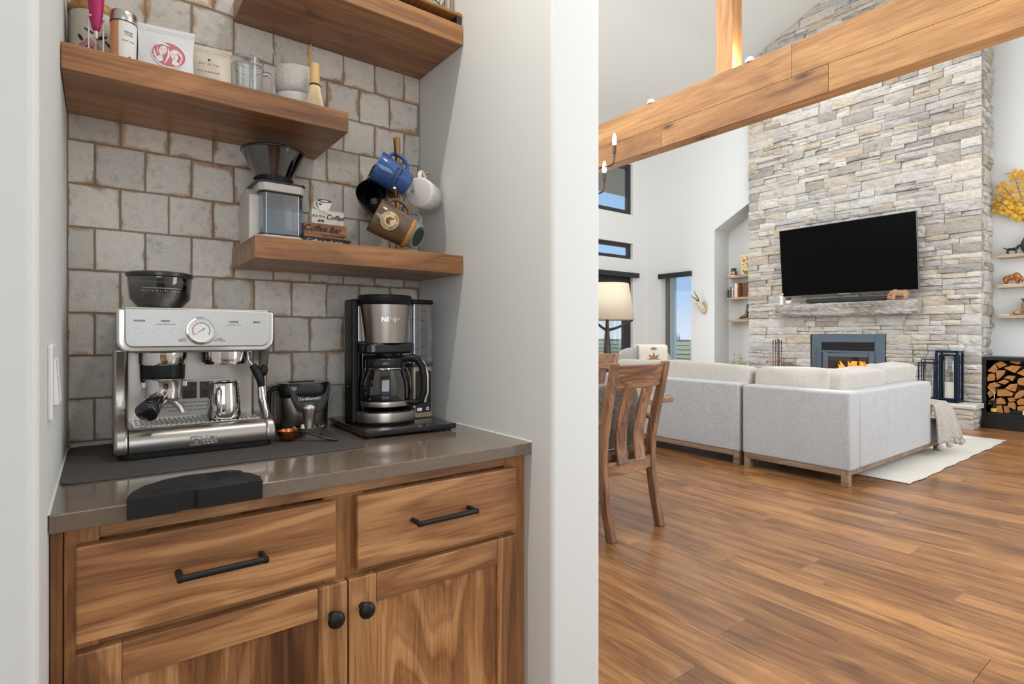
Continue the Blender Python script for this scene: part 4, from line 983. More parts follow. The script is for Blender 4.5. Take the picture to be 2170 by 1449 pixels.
# mantel figures
def figure(label, loc, pts, edges, radii, mat, name, base=None, cat='figurine', rz=0):
    o = thing(name, label, cat, loc, rz); skin('body', pts, edges, radii, mat, o); return o
BEARM = M('carved_bear', srgb(150, 108, 74), .7, bump=(60, .8, .01), var=(22, srgb(190, 156, 120)))
bear = thing('bear_figurine', 'carved brown bear figurine walking on the mantel', 'figurine', (8.768, 2.815, 1.6645))
clay('body', [((0, -.065, .085), (.052, .062, .052)), ((0, -.01, .088), (.048, .07, .047)), ((0, .045, .098), (.05, .05, .05)), ((0, .088, .085), (.036, .036, .034)), ((0, .118, .07), (.02, .026, .019)),
    ((-.028, -.09, .035), (.022, .026, .045)), ((.028, -.075, .035), (.022, .026, .045)), ((-.03, -.082, .012), (.022, .03, .014)), ((.03, -.067, .012), (.022, .03, .014)),
    ((-.03, .05, .045), (.02, .023, .05)), ((.03, .025, .045), (.02, .023, .05)), ((-.03, .06, .012), (.02, .028, .014)), ((.03, .035, .012), (.02, .028, .014)), ((-.024, .09, .122), (.011, .009, .012)), ((.024, .09, .122), (.011, .009, .012))], BEARM, bear, .006)
MB().ball((-.02, .10, .034), (.022, .045, .022), 12).build('fish', M('orange_fish', srgb(196, 120, 50), .6), bear, smooth=180)
fg = thing('white_figurine', 'slim white figurine with a brown head at the mantel end', 'figurine', (8.78, 4.44, 1.6645))
MB().lathe([(0, 0), (.032, 0), (.026, .08), (.030, .12), (.02, .145), (0, .15)], 14).build('body', M('figurine_white', srgb(232, 226, 214), .6), fg, smooth=60)
MB().ball((0, 0, .168), (.03, .032, .026), 12).build('head', M('figurine_tan', srgb(206, 186, 158), .6), fg, smooth=180)
MB().ball((0, 0, .186), (.024, .026, .012), 10).build('hair', M('figurine_hair', srgb(120, 82, 54), .7), fg, smooth=180)
fg = thing('snow_figurine', 'small white figurine with dark hat beside the slim one', 'figurine', (8.78, 4.33, 1.6645))
MB().ball((0, 0, .036), (.042, .045, .036), 14).build('body', bpy.data.materials['figurine_white'], fg, smooth=180)
MB().ball((0, 0, .085), (.03, .03, .024), 12).build('head', M('figurine_dark', srgb(60, 52, 50), .7), fg, smooth=180)
MB().ball((-.01, .03, .105), (.014, .02, .012), 8).ball((-.01, -.035, .10), (.014, .02, .012), 8).build('ear', bpy.data.materials['figurine_dark'], fg, smooth=180)

# ------------------------------------------------------------------ right shelves
dg = thing('dog_figurine', 'little black pointing dog figurine on the top right shelf', 'figurine', (9.36, 1.755, 2.2155))
clay('body', [((0, .03, .064), (.018, .034, .018)), ((0, -.02, .064), (.021, .034, .022)), ((0, -.05, .082), (.013, .016, .022)), ((0, -.064, .103), (.015, .017, .014)), ((0, -.086, .099), (.009, .015, .008)), ((-.012, -.055, .098), (.005, .010, .014)), ((.012, -.055, .098), (.005, .010, .014)),
    ((-.011, .046, .045), (.008, .013, .022)), ((-.011, .055, .018), (.006, .007, .02)), ((.011, .05, .045), (.008, .013, .022)), ((.011, .043, .018), (.006, .007, .02)), ((-.011, -.036, .03), (.007, .007, .032)), ((.011, -.03, .03), (.007, .007, .032)),
    ((0, .068, .078), (.0045, .014, .007)), ((0, .084, .088), (.004, .011, .006))], M('dog_black', (.008, .008, .008), .5), dg, .0032)
bi = thing('bison_figurine', 'glossy amber bison figurine on the middle right shelf', 'figurine', (9.38, 1.755, 1.8345))
clay('body', [((0, .055, .078), (.032, .042, .036)), ((0, .01, .085), (.036, .05, .042)), ((0, -.035, .098), (.040, .044, .05)), ((0, -.072, .075), (.030, .028, .034)), ((0, -.09, .052), (.02, .018, .026)), ((0, -.088, .032), (.011, .011, .018)),
    ((-.02, .07, .045), (.015, .02, .032)), ((.02, .062, .045), (.015, .02, .032)), ((-.02, .078, .018), (.010, .011, .022)), ((.02, .066, .018), (.010, .011, .022)), ((-.02, -.04, .04), (.013, .016, .034)), ((.02, -.052, .04), (.013, .016, .034)), ((-.02, -.042, .016), (.009, .010, .02)), ((.02, -.056, .016), (.009, .010, .02)),
    ((-.026, -.085, .088), (.008, .006, .010)), ((.026, -.085, .088), (.008, .006, .010)), ((0, .094, .07), (.005, .007, .024))], M('amber_glaze', srgb(178, 104, 36), .3, coat=.5, var=(24, srgb(136, 70, 22))), bi, .0045)
o = tag(MB().box(-.05, .05, -.09, .09, 0, .007).build('display_tile', M('tile_ivory', srgb(220, 214, 200), .5), None, bevel=.002), 'thin ivory tile under the amber bison', 'tile'); o.location = (9.38, 1.755, 1.8272)
gd = thing('gourd', 'small striped tan gourd on the lowest right shelf', 'gourd', (9.37, 1.715, 1.4325))
gm = MB().lathe([(0, 0), (.03, .003), (.043, .028), (.034, .055), (.010, .062), (0, .058)], 20); gm.v = [(x*(1 + .07*math.sin(8*math.atan2(y, x))), y*(1 + .07*math.sin(8*math.atan2(y, x))), z) for x, y, z in gm.v]
gm.build('body', M('gourd_tan', srgb(168, 116, 72), .6, var=(30, srgb(206, 166, 116))), gd, smooth=180); MB().tube([(0, 0, .055), (.004, .004, .075)], [.005, .003], 6).build('stem', CHAIRW, gd)
hp = thing('head_planter', 'terracotta head-shaped planter wreathed in green at the frame edge', 'planter', (9.39, 1.59, 1.4325))
MB().lathe([(0, 0), (.06, 0), (.085, .06), (.088, .12), (.07, .19), (.05, .2), (0, .19)], 24).build('pot', M('terracotta_pale', srgb(172, 138, 108), .7), hp, smooth=50)
MB().ball((-.085, 0, .10), (.014, .012, .03), 8).build('nose', bpy.data.materials['terracotta_pale'], hp, smooth=180)
wr_ = MB(); rw = random.Random(11)
for i in range(70):
    a = rw.uniform(0, 6.28); z = rw.uniform(.1, .21); r = .075 + .03 * (.2 - abs(z - .16)); wr_.ball((r*math.cos(a), r*math.sin(a), z), rw.uniform(.007, .012), 6)
q = wr_.build('succulent_wreath', bpy.data.materials['succulent_green'], hp, smooth=180); q['kind'] = 'stuff'
o = tag(MB().box(-.04, .04, -.05, .05, 0, .012).build('soap_dish', WHITE, None, bevel=.004), 'small flat white dish near the gourd', 'dish'); o.location = (9.37, 1.83, 1.4325)
vs_ = thing('vase', 'dark grey bottle vase at the right frame edge', 'vase', (9.39, 1.60, 2.2155))
MB().lathe([(0, 0), (.05, 0), (.088, .07), (.082, .14), (.035, .24), (.028, .29), (.04, .315), (.034, .315), (.02, .29), (0, .28)], 28).build('body', M('vase_charcoal', srgb(58, 56, 58), .5), vs_, smooth=60)
YEL = M('golden_leaf', srgb(206, 150, 34), .6, var=(30, srgb(228, 178, 66)))
ry = random.Random(6)
for bi, tip in enumerate(((-.03, .33, .615), (-.05, .30, .80), (-.03, .27, .91), (0, .17, 1.06), (0, .05, 1.05), (.04, -.1, 1.0), (-.06, .33, .72))):
    p0 = Vector((0, 0, .26)); p3 = Vector(tip); path = bez(p0, p0 + Vector((0, .02, .2)), p3 * .75 + Vector((0, -.02, .12)), p3, 12)
    br = MB().tube(path, [.003]*12 + [.0015], 5).build('stem', M('stem_brown', srgb(108, 78, 44), .8) if bi == 0 else bpy.data.materials['stem_brown'], vs_)
    lv = MB()
    for i in range(4, 13):
        for s in (-1, 1):
            c = path[i]; t = (path[min(i+1, 12)] - path[i-1]).normalized(); sd = t.cross(Vector((1, 0, ry.uniform(-.4, .4)))).normalized() * s
            r = ry.uniform(.026, .038); nrm = Vector((ry.uniform(-1, -.2), ry.uniform(-.5, .5), ry.uniform(-.6, .6))).normalized(); a = nrm.orthogonal().normalized(); b = nrm.cross(a); cc = c + sd * r * .9
            lv.add([cc + nrm*.004] + [cc + (a*math.cos(k*PI/4) + b*math.sin(k*PI/4)*.82) * r for k in range(8)], [(0, k + 1, (k + 1) % 8 + 1) for k in range(8)])
    q = lv.build('leaves', YEL, br, smooth=180); q['kind'] = 'stuff'

# ------------------------------------------------------------------ steel log store with split logs
bx_ = thing('log_box', 'black steel log store beside the stone chimney', 'log store', (9.24, 1.4, 0))
L = lambda x0, x1, y0, y1, z0, z1: MB().box(x0 - 9.24, x1 - 9.24, y0 - 1.4, y1 - 1.4, z0, z1)
BXS = M('blackened_steel', (.017, .017, .016), .42, .4)
L(8.985, 9.50, 1.945, 1.968, .19, .862).build('side_panel', BXS, bx_); L(8.985, 9.50, .86, .88, .19, .862).build('side_panel', BXS, bx_)
L(8.985, 9.51, .88, 1.945, .185, .20).build('shelf', BXS, bx_); L(9.49, 9.51, .86, 1.97, .2, .88).build('back_panel', BXS, bx_)
L(8.98, 9.512, .86, 1.972, .862, .902).build('top_frame', BXS, bx_, bevel=.002)
L(8.98, 8.996, 1.938, 1.972, .0, .862).build('stile', BXS, bx_, bevel=.002); L(8.98, 8.996, .86, .894, .0, .862).build('stile', BXS, bx_, bevel=.002)
L(8.985, 9.0, .894, 1.938, .035, .19).build('lower_panel', BXS, bx_, bevel=.002); L(8.98, 8.998, .894, 1.938, .168, .203).build('rail', BXS, bx_, bevel=.002); L(8.98, 8.998, .894, 1.938, 0, .036).build('rail', BXS, bx_, bevel=.002)
L(8.99, 9.51, 1.955, 1.972, 0, .2).build('side_panel', BXS, bx_)
for z in (.885, .70, .45, .16): MB().ball((-.262, 1.955 - 1.4, z), .006, 6).build('rivet', BXS, bx_)
ENDG = M('split_end_grain', srgb(188, 132, 74), .85, var=(22, srgb(160, 102, 52)), bump=(90, .5, .004))
BARK = M('log_bark', srgb(104, 70, 44), .9, bump=(50, .8, .01), var=(30, srgb(70, 46, 30)))
LOGS = [[(1.94,.72),(1.862,.822),(1.831,.758),(1.862,.695)],[(1.865,.821),(1.809,.853),(1.772,.838),(1.747,.801),(1.82,.759)],[(1.726,.84),(1.711,.857),(1.611,.857),(1.635,.814)],[(1.783,.767),(1.704,.806),(1.606,.797),(1.671,.706)],[(1.661,.709),(1.587,.77),(1.5,.76),(1.5,.677),(1.587,.675)],[(1.94,.632),(1.922,.688),(1.868,.695),(1.853,.659),(1.862,.605),(1.935,.587)],[(1.856,.736),(1.753,.746),(1.778,.679),(1.843,.602)],[(1.784,.642),(1.738,.678),(1.665,.674),(1.695,.604),(1.729,.627)],[(1.656,.606),(1.644,.647),(1.591,.663),(1.53,.645),(1.52,.594),(1.591,.554),(1.644,.567)],[(1.84,.586),(1.772,.627),(1.72,.606),(1.766,.558)],[(1.94,.508),(1.919,.564),(1.859,.588),(1.796,.544),(1.872,.509),(1.929,.489)],[(1.772,.513),(1.723,.57),(1.644,.583),(1.665,.477),(1.729,.492)],[(1.936,.442),(1.897,.508),(1.853,.511),(1.846,.446),(1.913,.378)],[(1.843,.495),(1.766,.506),(1.68,.46),(1.692,.42),(1.843,.407)],[(1.68,.4),(1.668,.453),(1.623,.505),(1.585,.508),(1.53,.487),(1.614,.414),(1.665,.385)],[(1.935,.293),(1.916,.357),(1.878,.386),(1.872,.3)],[(1.85,.376),(1.809,.4),(1.766,.371),(1.753,.316),(1.846,.305)],[(1.747,.398),(1.68,.408),(1.662,.365),(1.729,.343)],[(1.741,.337),(1.68,.351),(1.659,.317),(1.665,.253),(1.735,.285)],[(1.661,.361),(1.626,.405),(1.585,.4),(1.53,.384),(1.53,.328),(1.65,.316)],[(1.656,.29),(1.632,.312),(1.50,.325),(1.50,.261),(1.65,.246)],[(1.856,.293),(1.796,.303),(1.778,.203),(1.84,.203)],[(1.784,.296),(1.741,.301),(1.72,.263),(1.723,.203),(1.772,.203)]]
rl = random.Random(12)
shape_w = ['quarter wedge', 'curved-top split', 'cut-off slab', 'broad triangle', 'long wedge', 'rounded half', 'tall split', 'notched split', 'round-ended', 'lens-shaped', 'domed', 'fan-shaped', 'upright oval', 'flat rectangular', 'diagonal', 'corner', 'half-round', 'small square', 'ragged', 'chunky', 'low flat', 'leaning', 'narrow upright']
for i, P in enumerate(LOGS):
    cy = sum(p[0] for p in P) / len(P); cz = sum(p[1] for p in P) / len(P); x0 = 9.015 + rl.uniform(0, .03)
    rowz = 'top' if cz > .70 else 'upper' if cz > .52 else 'lower' if cz > .36 else 'bottom'
    o = thing('split_log', '%s split log in the %s rows of the black log store' % (shape_w[i], rowz), 'log', (x0, cy, cz), group='split logs in the log store')
    Q = [((p[0] - cy) * .95, (p[1] - cz) * .95) for p in P]; n = len(Q)
    MB().prism(Q, 'yz', .004, .40).build('bark_side', BARK, o, bevel=.004)
    MB().prism([(a*.97, b*.97) for a, b in Q], 'yz', .0, .0045).build('cut_end', ENDG, o)
tc_ = thing('blow_torch', 'blow torch with a bent nozzle and a yellow-banded cylinder', 'torch', (8.999, 1.866, .2035))
tc_.location.x = 9.01
MB().lathe([(0, 0), (.030, 0), (.032, .006), (.032, .03), (0, .03)], 16, (0, 0, 0)).build('cylinder_foot', BLACK, tc_, smooth=40)
MB().lathe([(.0325, .012), (.0325, .05)], 16).lathe([(.0325, .05), (0, .06)], 16).build('yellow_band', M('torch_yellow', srgb(214, 186, 40), .4), tc_, smooth=40)
MB().lathe([(.022, .055), (.02, .14), (0, .15)], 12).ball((0, .03, .14), (.018, .03, .02), 8).build('valve_body', BLACK, tc_, smooth=50)
MB().tube([(0, 0, .15), (0, -.004, .24), (0, .02, .27), (0, .05, .30)], .006, 8).build('nozzle', M('torch_brass', srgb(196, 178, 140), .3, 1), tc_, smooth=60)
for s_, lb in ((1.70, 'black lighter fluid tin lying in the bottom of the log store'),):
    o = tag(MB().box(-.02, .03, -.06, .06, 0, .045).build('tin', BLACK, None, bevel=.006), lb, 'tin'); o.location = (9.005, 1.655, .2035)
o = tag(MB().box(-.02, .03, -.045, .045, 0, .05).build('fire_starter_pack', M('pack_cream', srgb(226, 206, 186), .6), None, bevel=.004), 'cream fire starter pack at the bottom of the log store', 'box'); o.location = (9.01, 1.55, .2035)

# ------------------------------------------------------------------ outdoors
gd_ = MB().box(-40, 120, 7.8, 160, -1.25, -1.2).box(9.9, 120, -60, 7.8, -1.25, -1.2)
o = gd_.build('lawn', M('dry_lawn', srgb(176, 170, 122), .95, var=(.6, srgb(196, 190, 148)))); o['kind'] = 'structure'; o['label'] = 'dry pale lawn outside the windows'
FW = M('fence_boards', srgb(250, 230, 184), .85, var=(3, srgb(240, 216, 164)))
FWD = M('fence_rear_boards', srgb(120, 108, 84), .9)  # boards added behind the gaps, colour darkened to stand for shade
fe = thing('board_fence', 'pale horizontal board fence seen through the windows', 'fence', (26, 26, -1.2))
for i in range(8):
    z = .10 + i * .245
    MB().box(-.03, .03, -26, 0, z, z + .195).build('board', FW, fe); MB().box(-26, 0, -.03, .03, z, z + .195).build('board', FW, fe)
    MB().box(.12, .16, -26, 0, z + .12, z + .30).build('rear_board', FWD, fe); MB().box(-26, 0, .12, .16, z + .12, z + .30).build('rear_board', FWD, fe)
for k in range(11): MB().box(.02, .12, -26 + k*2.6 - .05, -26 + k*2.6 + .05, 0, 2.1).build('post', FW, fe); MB().box(-26 + k*2.6 - .05, -26 + k*2.6 + .05, .02, .12, 0, 2.1).build('post', FW, fe)
TREE = M('hazy_conifer', srgb(186, 196, 200), .95)  # distance haze is mixed into this pale crown colour
rt = random.Random(17)
def tree(loc, h, label):
    o = thing('conifer', label, 'tree', loc, group='distant trees beyond the fence'); mb = MB(); k = 7
    for i in range(k):
        z = h * (.12 + .85 * i / k); r = h * .15 * (1 - i / k) + .10
        p = MB().lathe([(r, 0), (r*.45, h*.12), (0, h*.22)], 9, (0, 0, z)); p.v = [(x*rt.uniform(.7, 1.2), y*rt.uniform(.7, 1.2), q + rt.uniform(-.1, .05)) for x, y, q in p.v]; mb.add(p.v, p.f)
    mb.build('crown', TREE, o); MB().cyl((0, 0, 0), (0, 0, h*.2), .12, .1, 6).build('trunk', BARK, o)
side = ['narrow side window', 'patio door']
words = ['first', 'second', 'third', 'fourth', 'fifth']
for i in range(5): tree((64 + rt.uniform(-3, 3), 50.6 - 1.7*i, -5.2), rt.uniform(5.9, 7.0), 'hazy distant conifer, %s from the left in the narrow side window' % words[i])
for i in range(5): tree((58.5 + 2.0*i, 58 + rt.uniform(-2, 2), -5.2), rt.uniform(5.8, 7.2), 'hazy distant conifer, %s from the left through the patio door' % words[i])

# ------------------------------------------------------------------ base cabinet, counter, shelves
cb = thing('base_cabinet', 'hickory base cabinet with two drawers and two shaker doors in the alcove', 'cabinet', (.395, 1.36, 0))
W = lambda x0, x1, y0, y1, z0, z1: MB().box(x0 - .395, x1 - .395, y0 - 1.36, y1 - 1.36, z0, z1)
W(XL + .001, XR - .001, 1.10, 1.64, .09, .886).build('carcass', HZ, cb)
W(XL + .02, XR - .02, 1.15, 1.60, 0, .09).build('toe_kick', BLACK, cb)
FY = 1.0795
for x0, x1, z0, z1 in ((XL + .001, -.0445, .09, .886), (-.0435, .0, .09, .886), (.35, .43, .68, .861), (.79, .851, .09, .886)): W(x0, x1, FY, 1.10, z0, z1).build('stile', HFR, cb, bevel=.0015)
for x0, x1, z0, z1 in ((0, .79, .861, .886), (0, .35, .68, .725), (.43, .79, .68, .725), (0, .79, .09, .12)): W(x0, x1, FY + .0005, 1.10, z0, z1).build('rail', HX, cb, bevel=.0015)
def bar_pull(parent, x0, x1, z):
    y = 1.025
    p = MB().tube([(x0 - .395, 1.0585 - 1.36, z), (x0 - .395, y - 1.36, z), (x1 - .395, y - 1.36, z), (x1 - .395, 1.0585 - 1.36, z)], .0052, 12)
    p = MB().cyl((x0 - .395, 1.059 - 1.36, z), (x0 - .395, y - 1.36 - .005, z), .0055, .0055, 14).cyl((x1 - .395, 1.059 - 1.36, z), (x1 - .395, y - 1.36 - .005, z), .0055, .0055, 14).cyl((x0 - .4, y - 1.36, z), (x1 - .39, y - 1.36, z), .0056, .0056, 14)
    q = p.build('bar_pull', BLACK, parent, smooth=40, bevel=.001); q['label'] = 'matte black bar pull'
for x0, x1, p0, p1 in ((-.029, .368, .104, .232), (.411, .811, .532, .672)):
    d = W(x0, x1, 1.0585, FY, .709, .858).build('drawer_front', HX, cb, bevel=.003, seg=2); bar_pull(d, p0, p1, .787)
for x0, x1, kx in ((-.029, .3905, .360), (.394, .811, .421)):
    d = W(x0 + .05, x1 - .05, 1.066, 1.076, .14, .66).build('door_panel', HZ, cb)
    W(x0, x0 + .057, 1.0585, FY, .11, .695).build('door_stile', HZ, d, bevel=.002); W(x1 - .057, x1, 1.0585, FY, .11, .695).build('door_stile', HZ, d, bevel=.002)
    W(x0 + .057, x1 - .057, 1.0588, FY, .636, .695).build('door_rail', HX, d, bevel=.002); W(x0 + .057, x1 - .057, 1.0588, FY, .11, .168).build('door_rail', HX, d, bevel=.002)
    kb = MB().lathe([(0, 0), (.0075, 0), (.0065, .006), (.0055, .012), (.008, .016), (.0145, .020), (.0165, .025), (.015, .030), (.008, .0335), (0, .0345)], 24).xf(Matrix.Translation((kx - .395, 1.0585 - 1.36, .638)) @ Matrix.Rotation(rad(90), 4, 'X'))
    q = kb.build('knob', BLACK, d, smooth=50); q['label'] = 'round matte black knob'
tag(MB().box(XL + .001, XR - .001, 1.05, 1.641, .8868, .915).build('countertop', COUNTER, None, bevel=.002, seg=3), 'polished brown quartz countertop on the hickory cabinet', 'countertop')
CAULK = M('white_caulk', srgb(236, 234, 228), .6)
o = struct('trim_3', MB().box(XL, XL + .003, 1.05, 1.641, .9152, .9175).box(XR - .003, XR, 1.05, 1.641, .9152, .9175), CAULK, 'white caulk line along the counter edges')
for nm, x0, x1, z0, z1 in (('upper left walnut floating shelf holding tea supplies', XL + .001, .508, 1.696, 1.748), ('topmost walnut floating shelf at the right, cut by the frame', .290, XR - .001, 2.029, 2.085), ('lower right walnut floating shelf holding grinder and mugs', .286, XR - .001, 1.358, 1.412)):
    o = MB().box(-(x1-x0)/2, (x1-x0)/2, -.1365, .1365, 0, z1 - z0).build('floating_shelf', SHELF, None, bevel=.002); o.location = ((x0+x1)/2, 1.5045, z0); tag(o, nm, 'shelf', 'walnut floating shelves in the alcove')
# light switch
ls = thing('light_switch', 'white double rocker switch on the left alcove wall', 'switch', (XL, 1.107, 1.109))
MB().prism(rrect(-.058, .058, -.057, .057, .006), 'yz', 0, .006).build('plate', WHITE, ls, bevel=.002)
for y in (-.024, .024):
    MB().prism([(.006, .034), (.0085, .034), (.0125, -.034), (.006, -.034)], 'xz', y - .0165, y + .0165).build('rocker', WHITE, ls, bevel=.001)
# recessed downlights (above the frame)
for lb, (x, y) in (('recessed downlight over the coffee alcove', (-.12, .90)), ('recessed downlight in front of the partition', (.75, .25))):
    dl = thing('downlight', lb, 'light', (x, y, 3.3895), group='recessed ceiling downlights')
    MB().lathe([(.05, -.004), (.075, -.006), (.08, 0), (.05, 0), (.05, -.004)], 24).build('trim_ring', WHITE, dl, smooth=40)

# ------------------------------------------------------------------ espresso machine
tag(MB().prism(rrect(-.056, .505, 1.24, 1.632, .022), 'xy', .9152, .9190).build('drying_mat', DKGREY, None, bevel=.001), 'dark grey rubber mat spread under the espresso machine', 'mat')
E0 = (.18, 1.505, .9192)
es = thing('espresso_machine', 'brushed steel espresso machine with round pressure gauge and bean hopper', 'espresso machine', E0)
def T(v): return Matrix.Translation((-E0[0], -E0[1], -E0[2]))
def EB(mb, name, mat, parent=es, **k): return mb.xf(Matrix.Translation((-E0[0], -E0[1], -E0[2]))).build(name, mat, parent, **k)
EB(MB().prism(rrect(.032, .328, 1.386, 1.632, .02), 'xy', .9192, .934), 'base_foot', BLACK, bevel=.002)
# base tray: rounded nose
nose = [(1.632, .932), (1.380, .932), (1.374, .938), (1.373, .955), (1.377, .968), (1.386, .977), (1.40, .9815), (1.52, .9815), (1.632, .9815)]
EB(MB().prism(nose, 'yz', .0485, .3125), 'base_tray', STEEL, smooth=50)
for x0, x1 in ((.0235, .048), (.313, .3345)):
    pr = [(1.632, .930), (1.384, .930), (1.376, .937), (1.3745, .955), (1.380, .972), (1.395, .984), (1.43, .995), (1.455, 1.02), (1.462, 1.06), (1.45, 1.11), (1.43, 1.148), (1.632, 1.148)]
    if x0 > .2: pr = [(y, z) for y, z in pr]
    EB(MB().prism(pr, 'yz', x0, x1), 'side_cheek', STEELZ, smooth=50, bevel=.007, seg=3)
EB(MB().box(.046, .315, 1.515, 1.632, .975, 1.15), 'back_plate', STEELZ, bevel=.006, seg=3)
EB(MB().box(.056, .305, 1.398, 1.512, .9816, .9845), 'drip_tray', CHROME, bevel=.001)
for i in range(26): x = .062 + i * .0094; EB(MB().box(x, x + .0045, 1.405, 1.505, .9845, .9855), 'grille_bar', STEEL, es)
# head
EB(MB().prism(rrect(.030, .330, 1.146, 1.236, .026, 6, (1, 1, 0, 0)), 'xz', 1.398, 1.632), 'head_body', STEEL, smooth=40, bevel=.004)
EB(MB().prism(rrect(.0275, .3325, 1.1415, 1.2355, .028, 7, (1, 1, 0, 0)), 'xz', 1.384, 1.400), 'chrome_surround', CHROME, smooth=40, bevel=.005, seg=3)
EB(MB().prism(rrect(.0405, .3195, 1.1535, 1.236, .016, 6, (1, 1, 0, 0)), 'xz', 1.3795, 1.39), 'control_panel', PANEL, smooth=40, bevel=.003, seg=3)
EB(MB().box(.0405, .3195, 1.384, 1.62, 1.2335, 1.2385), 'top_cover', PANEL, bevel=.003)
PY = 1.3792
def ET(s, size, x, z, mat=INK, **k): return text(es, s, size, (x - E0[0], k.pop('y', PY) - E0[1], z - E0[2]), mat, **k)
ET('POWER', .0058, .0665, 1.2095, off=.0001); ET('GRIND', .0055, .1125, 1.2095, off=.0001); ET('COFFEE', .0055, .2445, 1.2095, off=.0001); ET('MENU', .0052, .2925, 1.2095, off=.0001)
ET('CLEAN\nSERVICE', .0040, .1435, 1.169); ET('STEAM\nHOT WATER', .0040, .2155, 1.169)
for a, b in ((.096, .130), (.230, .259)):
    EB(MB().box(a, b, PY - .0004, PY, 1.2025, 1.2032).box(a, a + .0006, PY - .0004, PY, 1.2008, 1.2032).box(b - .0006, b, PY - .0004, PY, 1.2008, 1.2032).box((a+b)/2 - .0003, (a+b)/2 + .0003, PY - .0004, PY, 1.2032, 1.2052), 'bracket_mark', INK, es)['kind'] = 'stuff'
for x in (.066, .097, .129): 
    EB(MB().lathe([(.0065, 0), (.0072, 0), (.0072, .0003), (.0065, .0003), (.0065, 0)], 24).xf(Matrix.Translation((x, PY, 1.188)) @ Matrix.Rotation(rad(90), 4, 'X')), 'touch_ring', M('faint_ring', srgb(214, 214, 212), .4) if x < .07 else bpy.data.materials['faint_ring'])
R90 = Matrix.Rotation(rad(90), 4, 'X')
def disc(prof, x, y, z, n=40): return MB().lathe(prof, n).xf(Matrix.Translation((x, y, z)) @ R90)
gz = (.179, PY, 1.190)
ga = EB(disc([(.0, .0), (.0305, 0), (.0312, .004), (.029, .008), (.0262, .0085), (.0252, .004), (0, .004)], *gz), 'gauge', CHROME, smooth=40)
EB(disc([(0, .0042), (.0254, .0042), (.0254, .0046), (0, .0046)], *gz), 'dial_face', M('dial_white', srgb(240, 240, 238), .4), ga)
for a0, a1, r, mt_, nm in ((215, 95, .0155, M('dial_red', srgb(176, 70, 64), .5), 'red_scale'), (90, -32, .0155, INK, 'black_scale')):
    mb = MB(); n_ = 20
    for i in range(n_):
        a = rad(a0 + (a1 - a0) * i / (n_ - 1)); c = Vector((math.cos(a), math.sin(a))); t = Vector((-c.y, c.x)) * .0006
        p = [c*r + t, c*(r+.0024) + t, c*(r+.0024) - t, c*r - t]
        mb.add([(gz[0] + q.x, PY - .00475, gz[2] + q.y) for q in p], [(0, 1, 2, 3)])
    EB(mb, nm, mt_, ga, merge=False)['kind'] = 'stuff'
nd = MB(); a = rad(215); c = Vector((math.cos(a), math.sin(a))); t = Vector((-c.y, c.x))
nd.prism([(gz[0] + q.x, gz[2] + q.y) for q in (c*.016, t*.0006 - c*.001, -c*.008 + t*.0016, -c*.008 - t*.0016, -t*.0006 - c*.001)], 'xz', PY - .0058, PY - .0051)
EB(nd, 'needle', M('needle_orange', srgb(196, 110, 84), .4), ga)
# group heads, portafilter
gx, gy = .1135, 1.452
EB(MB().lathe([(0, 1.150), (.046, 1.150), (.0455, 1.118), (.043, 1.113), (0, 1.113)], 36, (gx, gy, 0)), 'grinder_collar', CHROME, smooth=40)
EB(MB().lathe([(.0435, 1.114), (.0425, 1.085), (.040, 1.066), (0, 1.066)], 32, (gx, gy, 0)), 'grinder_cradle', BLACK, smooth=40)
EB(MB().lathe([(.036, 1.066), (.0375, 1.088), (.0385, 1.0895), (.0372, 1.091), (.034, 1.0905), (.033, 1.07), (.030, 1.052), (.026, 1.048), (0, 1.047)], 36, (gx, gy - .034, -.006)).lathe([(.036, 1.066), (.034, 1.05), (.026, 1.046), (0, 1.046)], 36, (gx, gy - .034, -.006)), 'portafilter_basket', CHROME, smooth=50)
for s in (-1, 1): EB(MB().box(gx + s*.037 - .005, gx + s*.037 + .005, gy - .042, gy - .026, 1.066, 1.078), 'lug', STEEL, bevel=.001)
h0 = Vector((gx - .008, gy - .065, 1.055)); h1 = Vector((.0745, 1.335, 1.020)); hd = h1 - h0
EB(MB().tube([h0 + hd*-.1, h0 + hd*.12, h0 + hd*.2], [.011, .011, .012], 16), 'handle_ferrule', CHROME, smooth=50)
EB(MB().tube([h0 + hd*.18, h0 + hd*.3, h0 + hd*.7, h0 + hd*.95, h1], [.012, .015, .0195, .0215, .019], 24), 'portafilter_handle', BLACKG, smooth=60)
EB(MB().tube([(gx + .006, gy - .04, 1.042), (gx + .018, gy - .05, 1.032), (gx + .028, gy - .056, 1.022), (gx + .032, gy - .058, 1.010)], [.007, .007, .0065, .006], 12).tube([(gx + .006, gy - .04, 1.042), (gx - .006, gy - .044, 1.032), (gx - .012, gy - .048, 1.022)], [.007, .007, .006], 12), 'spout', STEEL, smooth=60)['kind'] = 'stuff'
EB(MB().lathe([(0, 1.150), (.046, 1.150), (.046, 1.120), (.044, 1.112), (.03, 1.110), (0, 1.110)], 36, (.2385, gy, 0)), 'group_head', CHROME, smooth=40)
EB(MB().lathe([(.0463, 1.146), (.0472, 1.144), (.0472, 1.118), (.0463, 1.116)], 36, (.2385, gy + .004, 0)), 'group_collar', M('collar_shadow', (.05, .048, .046), .4), smooth=50)  # dark band around the group head
ET('INSERT', .0042, .1135, 1.122, y=gy - .0470); ET('PRE-INFUSE', .0042, .2385, 1.121, y=gy - .0485)
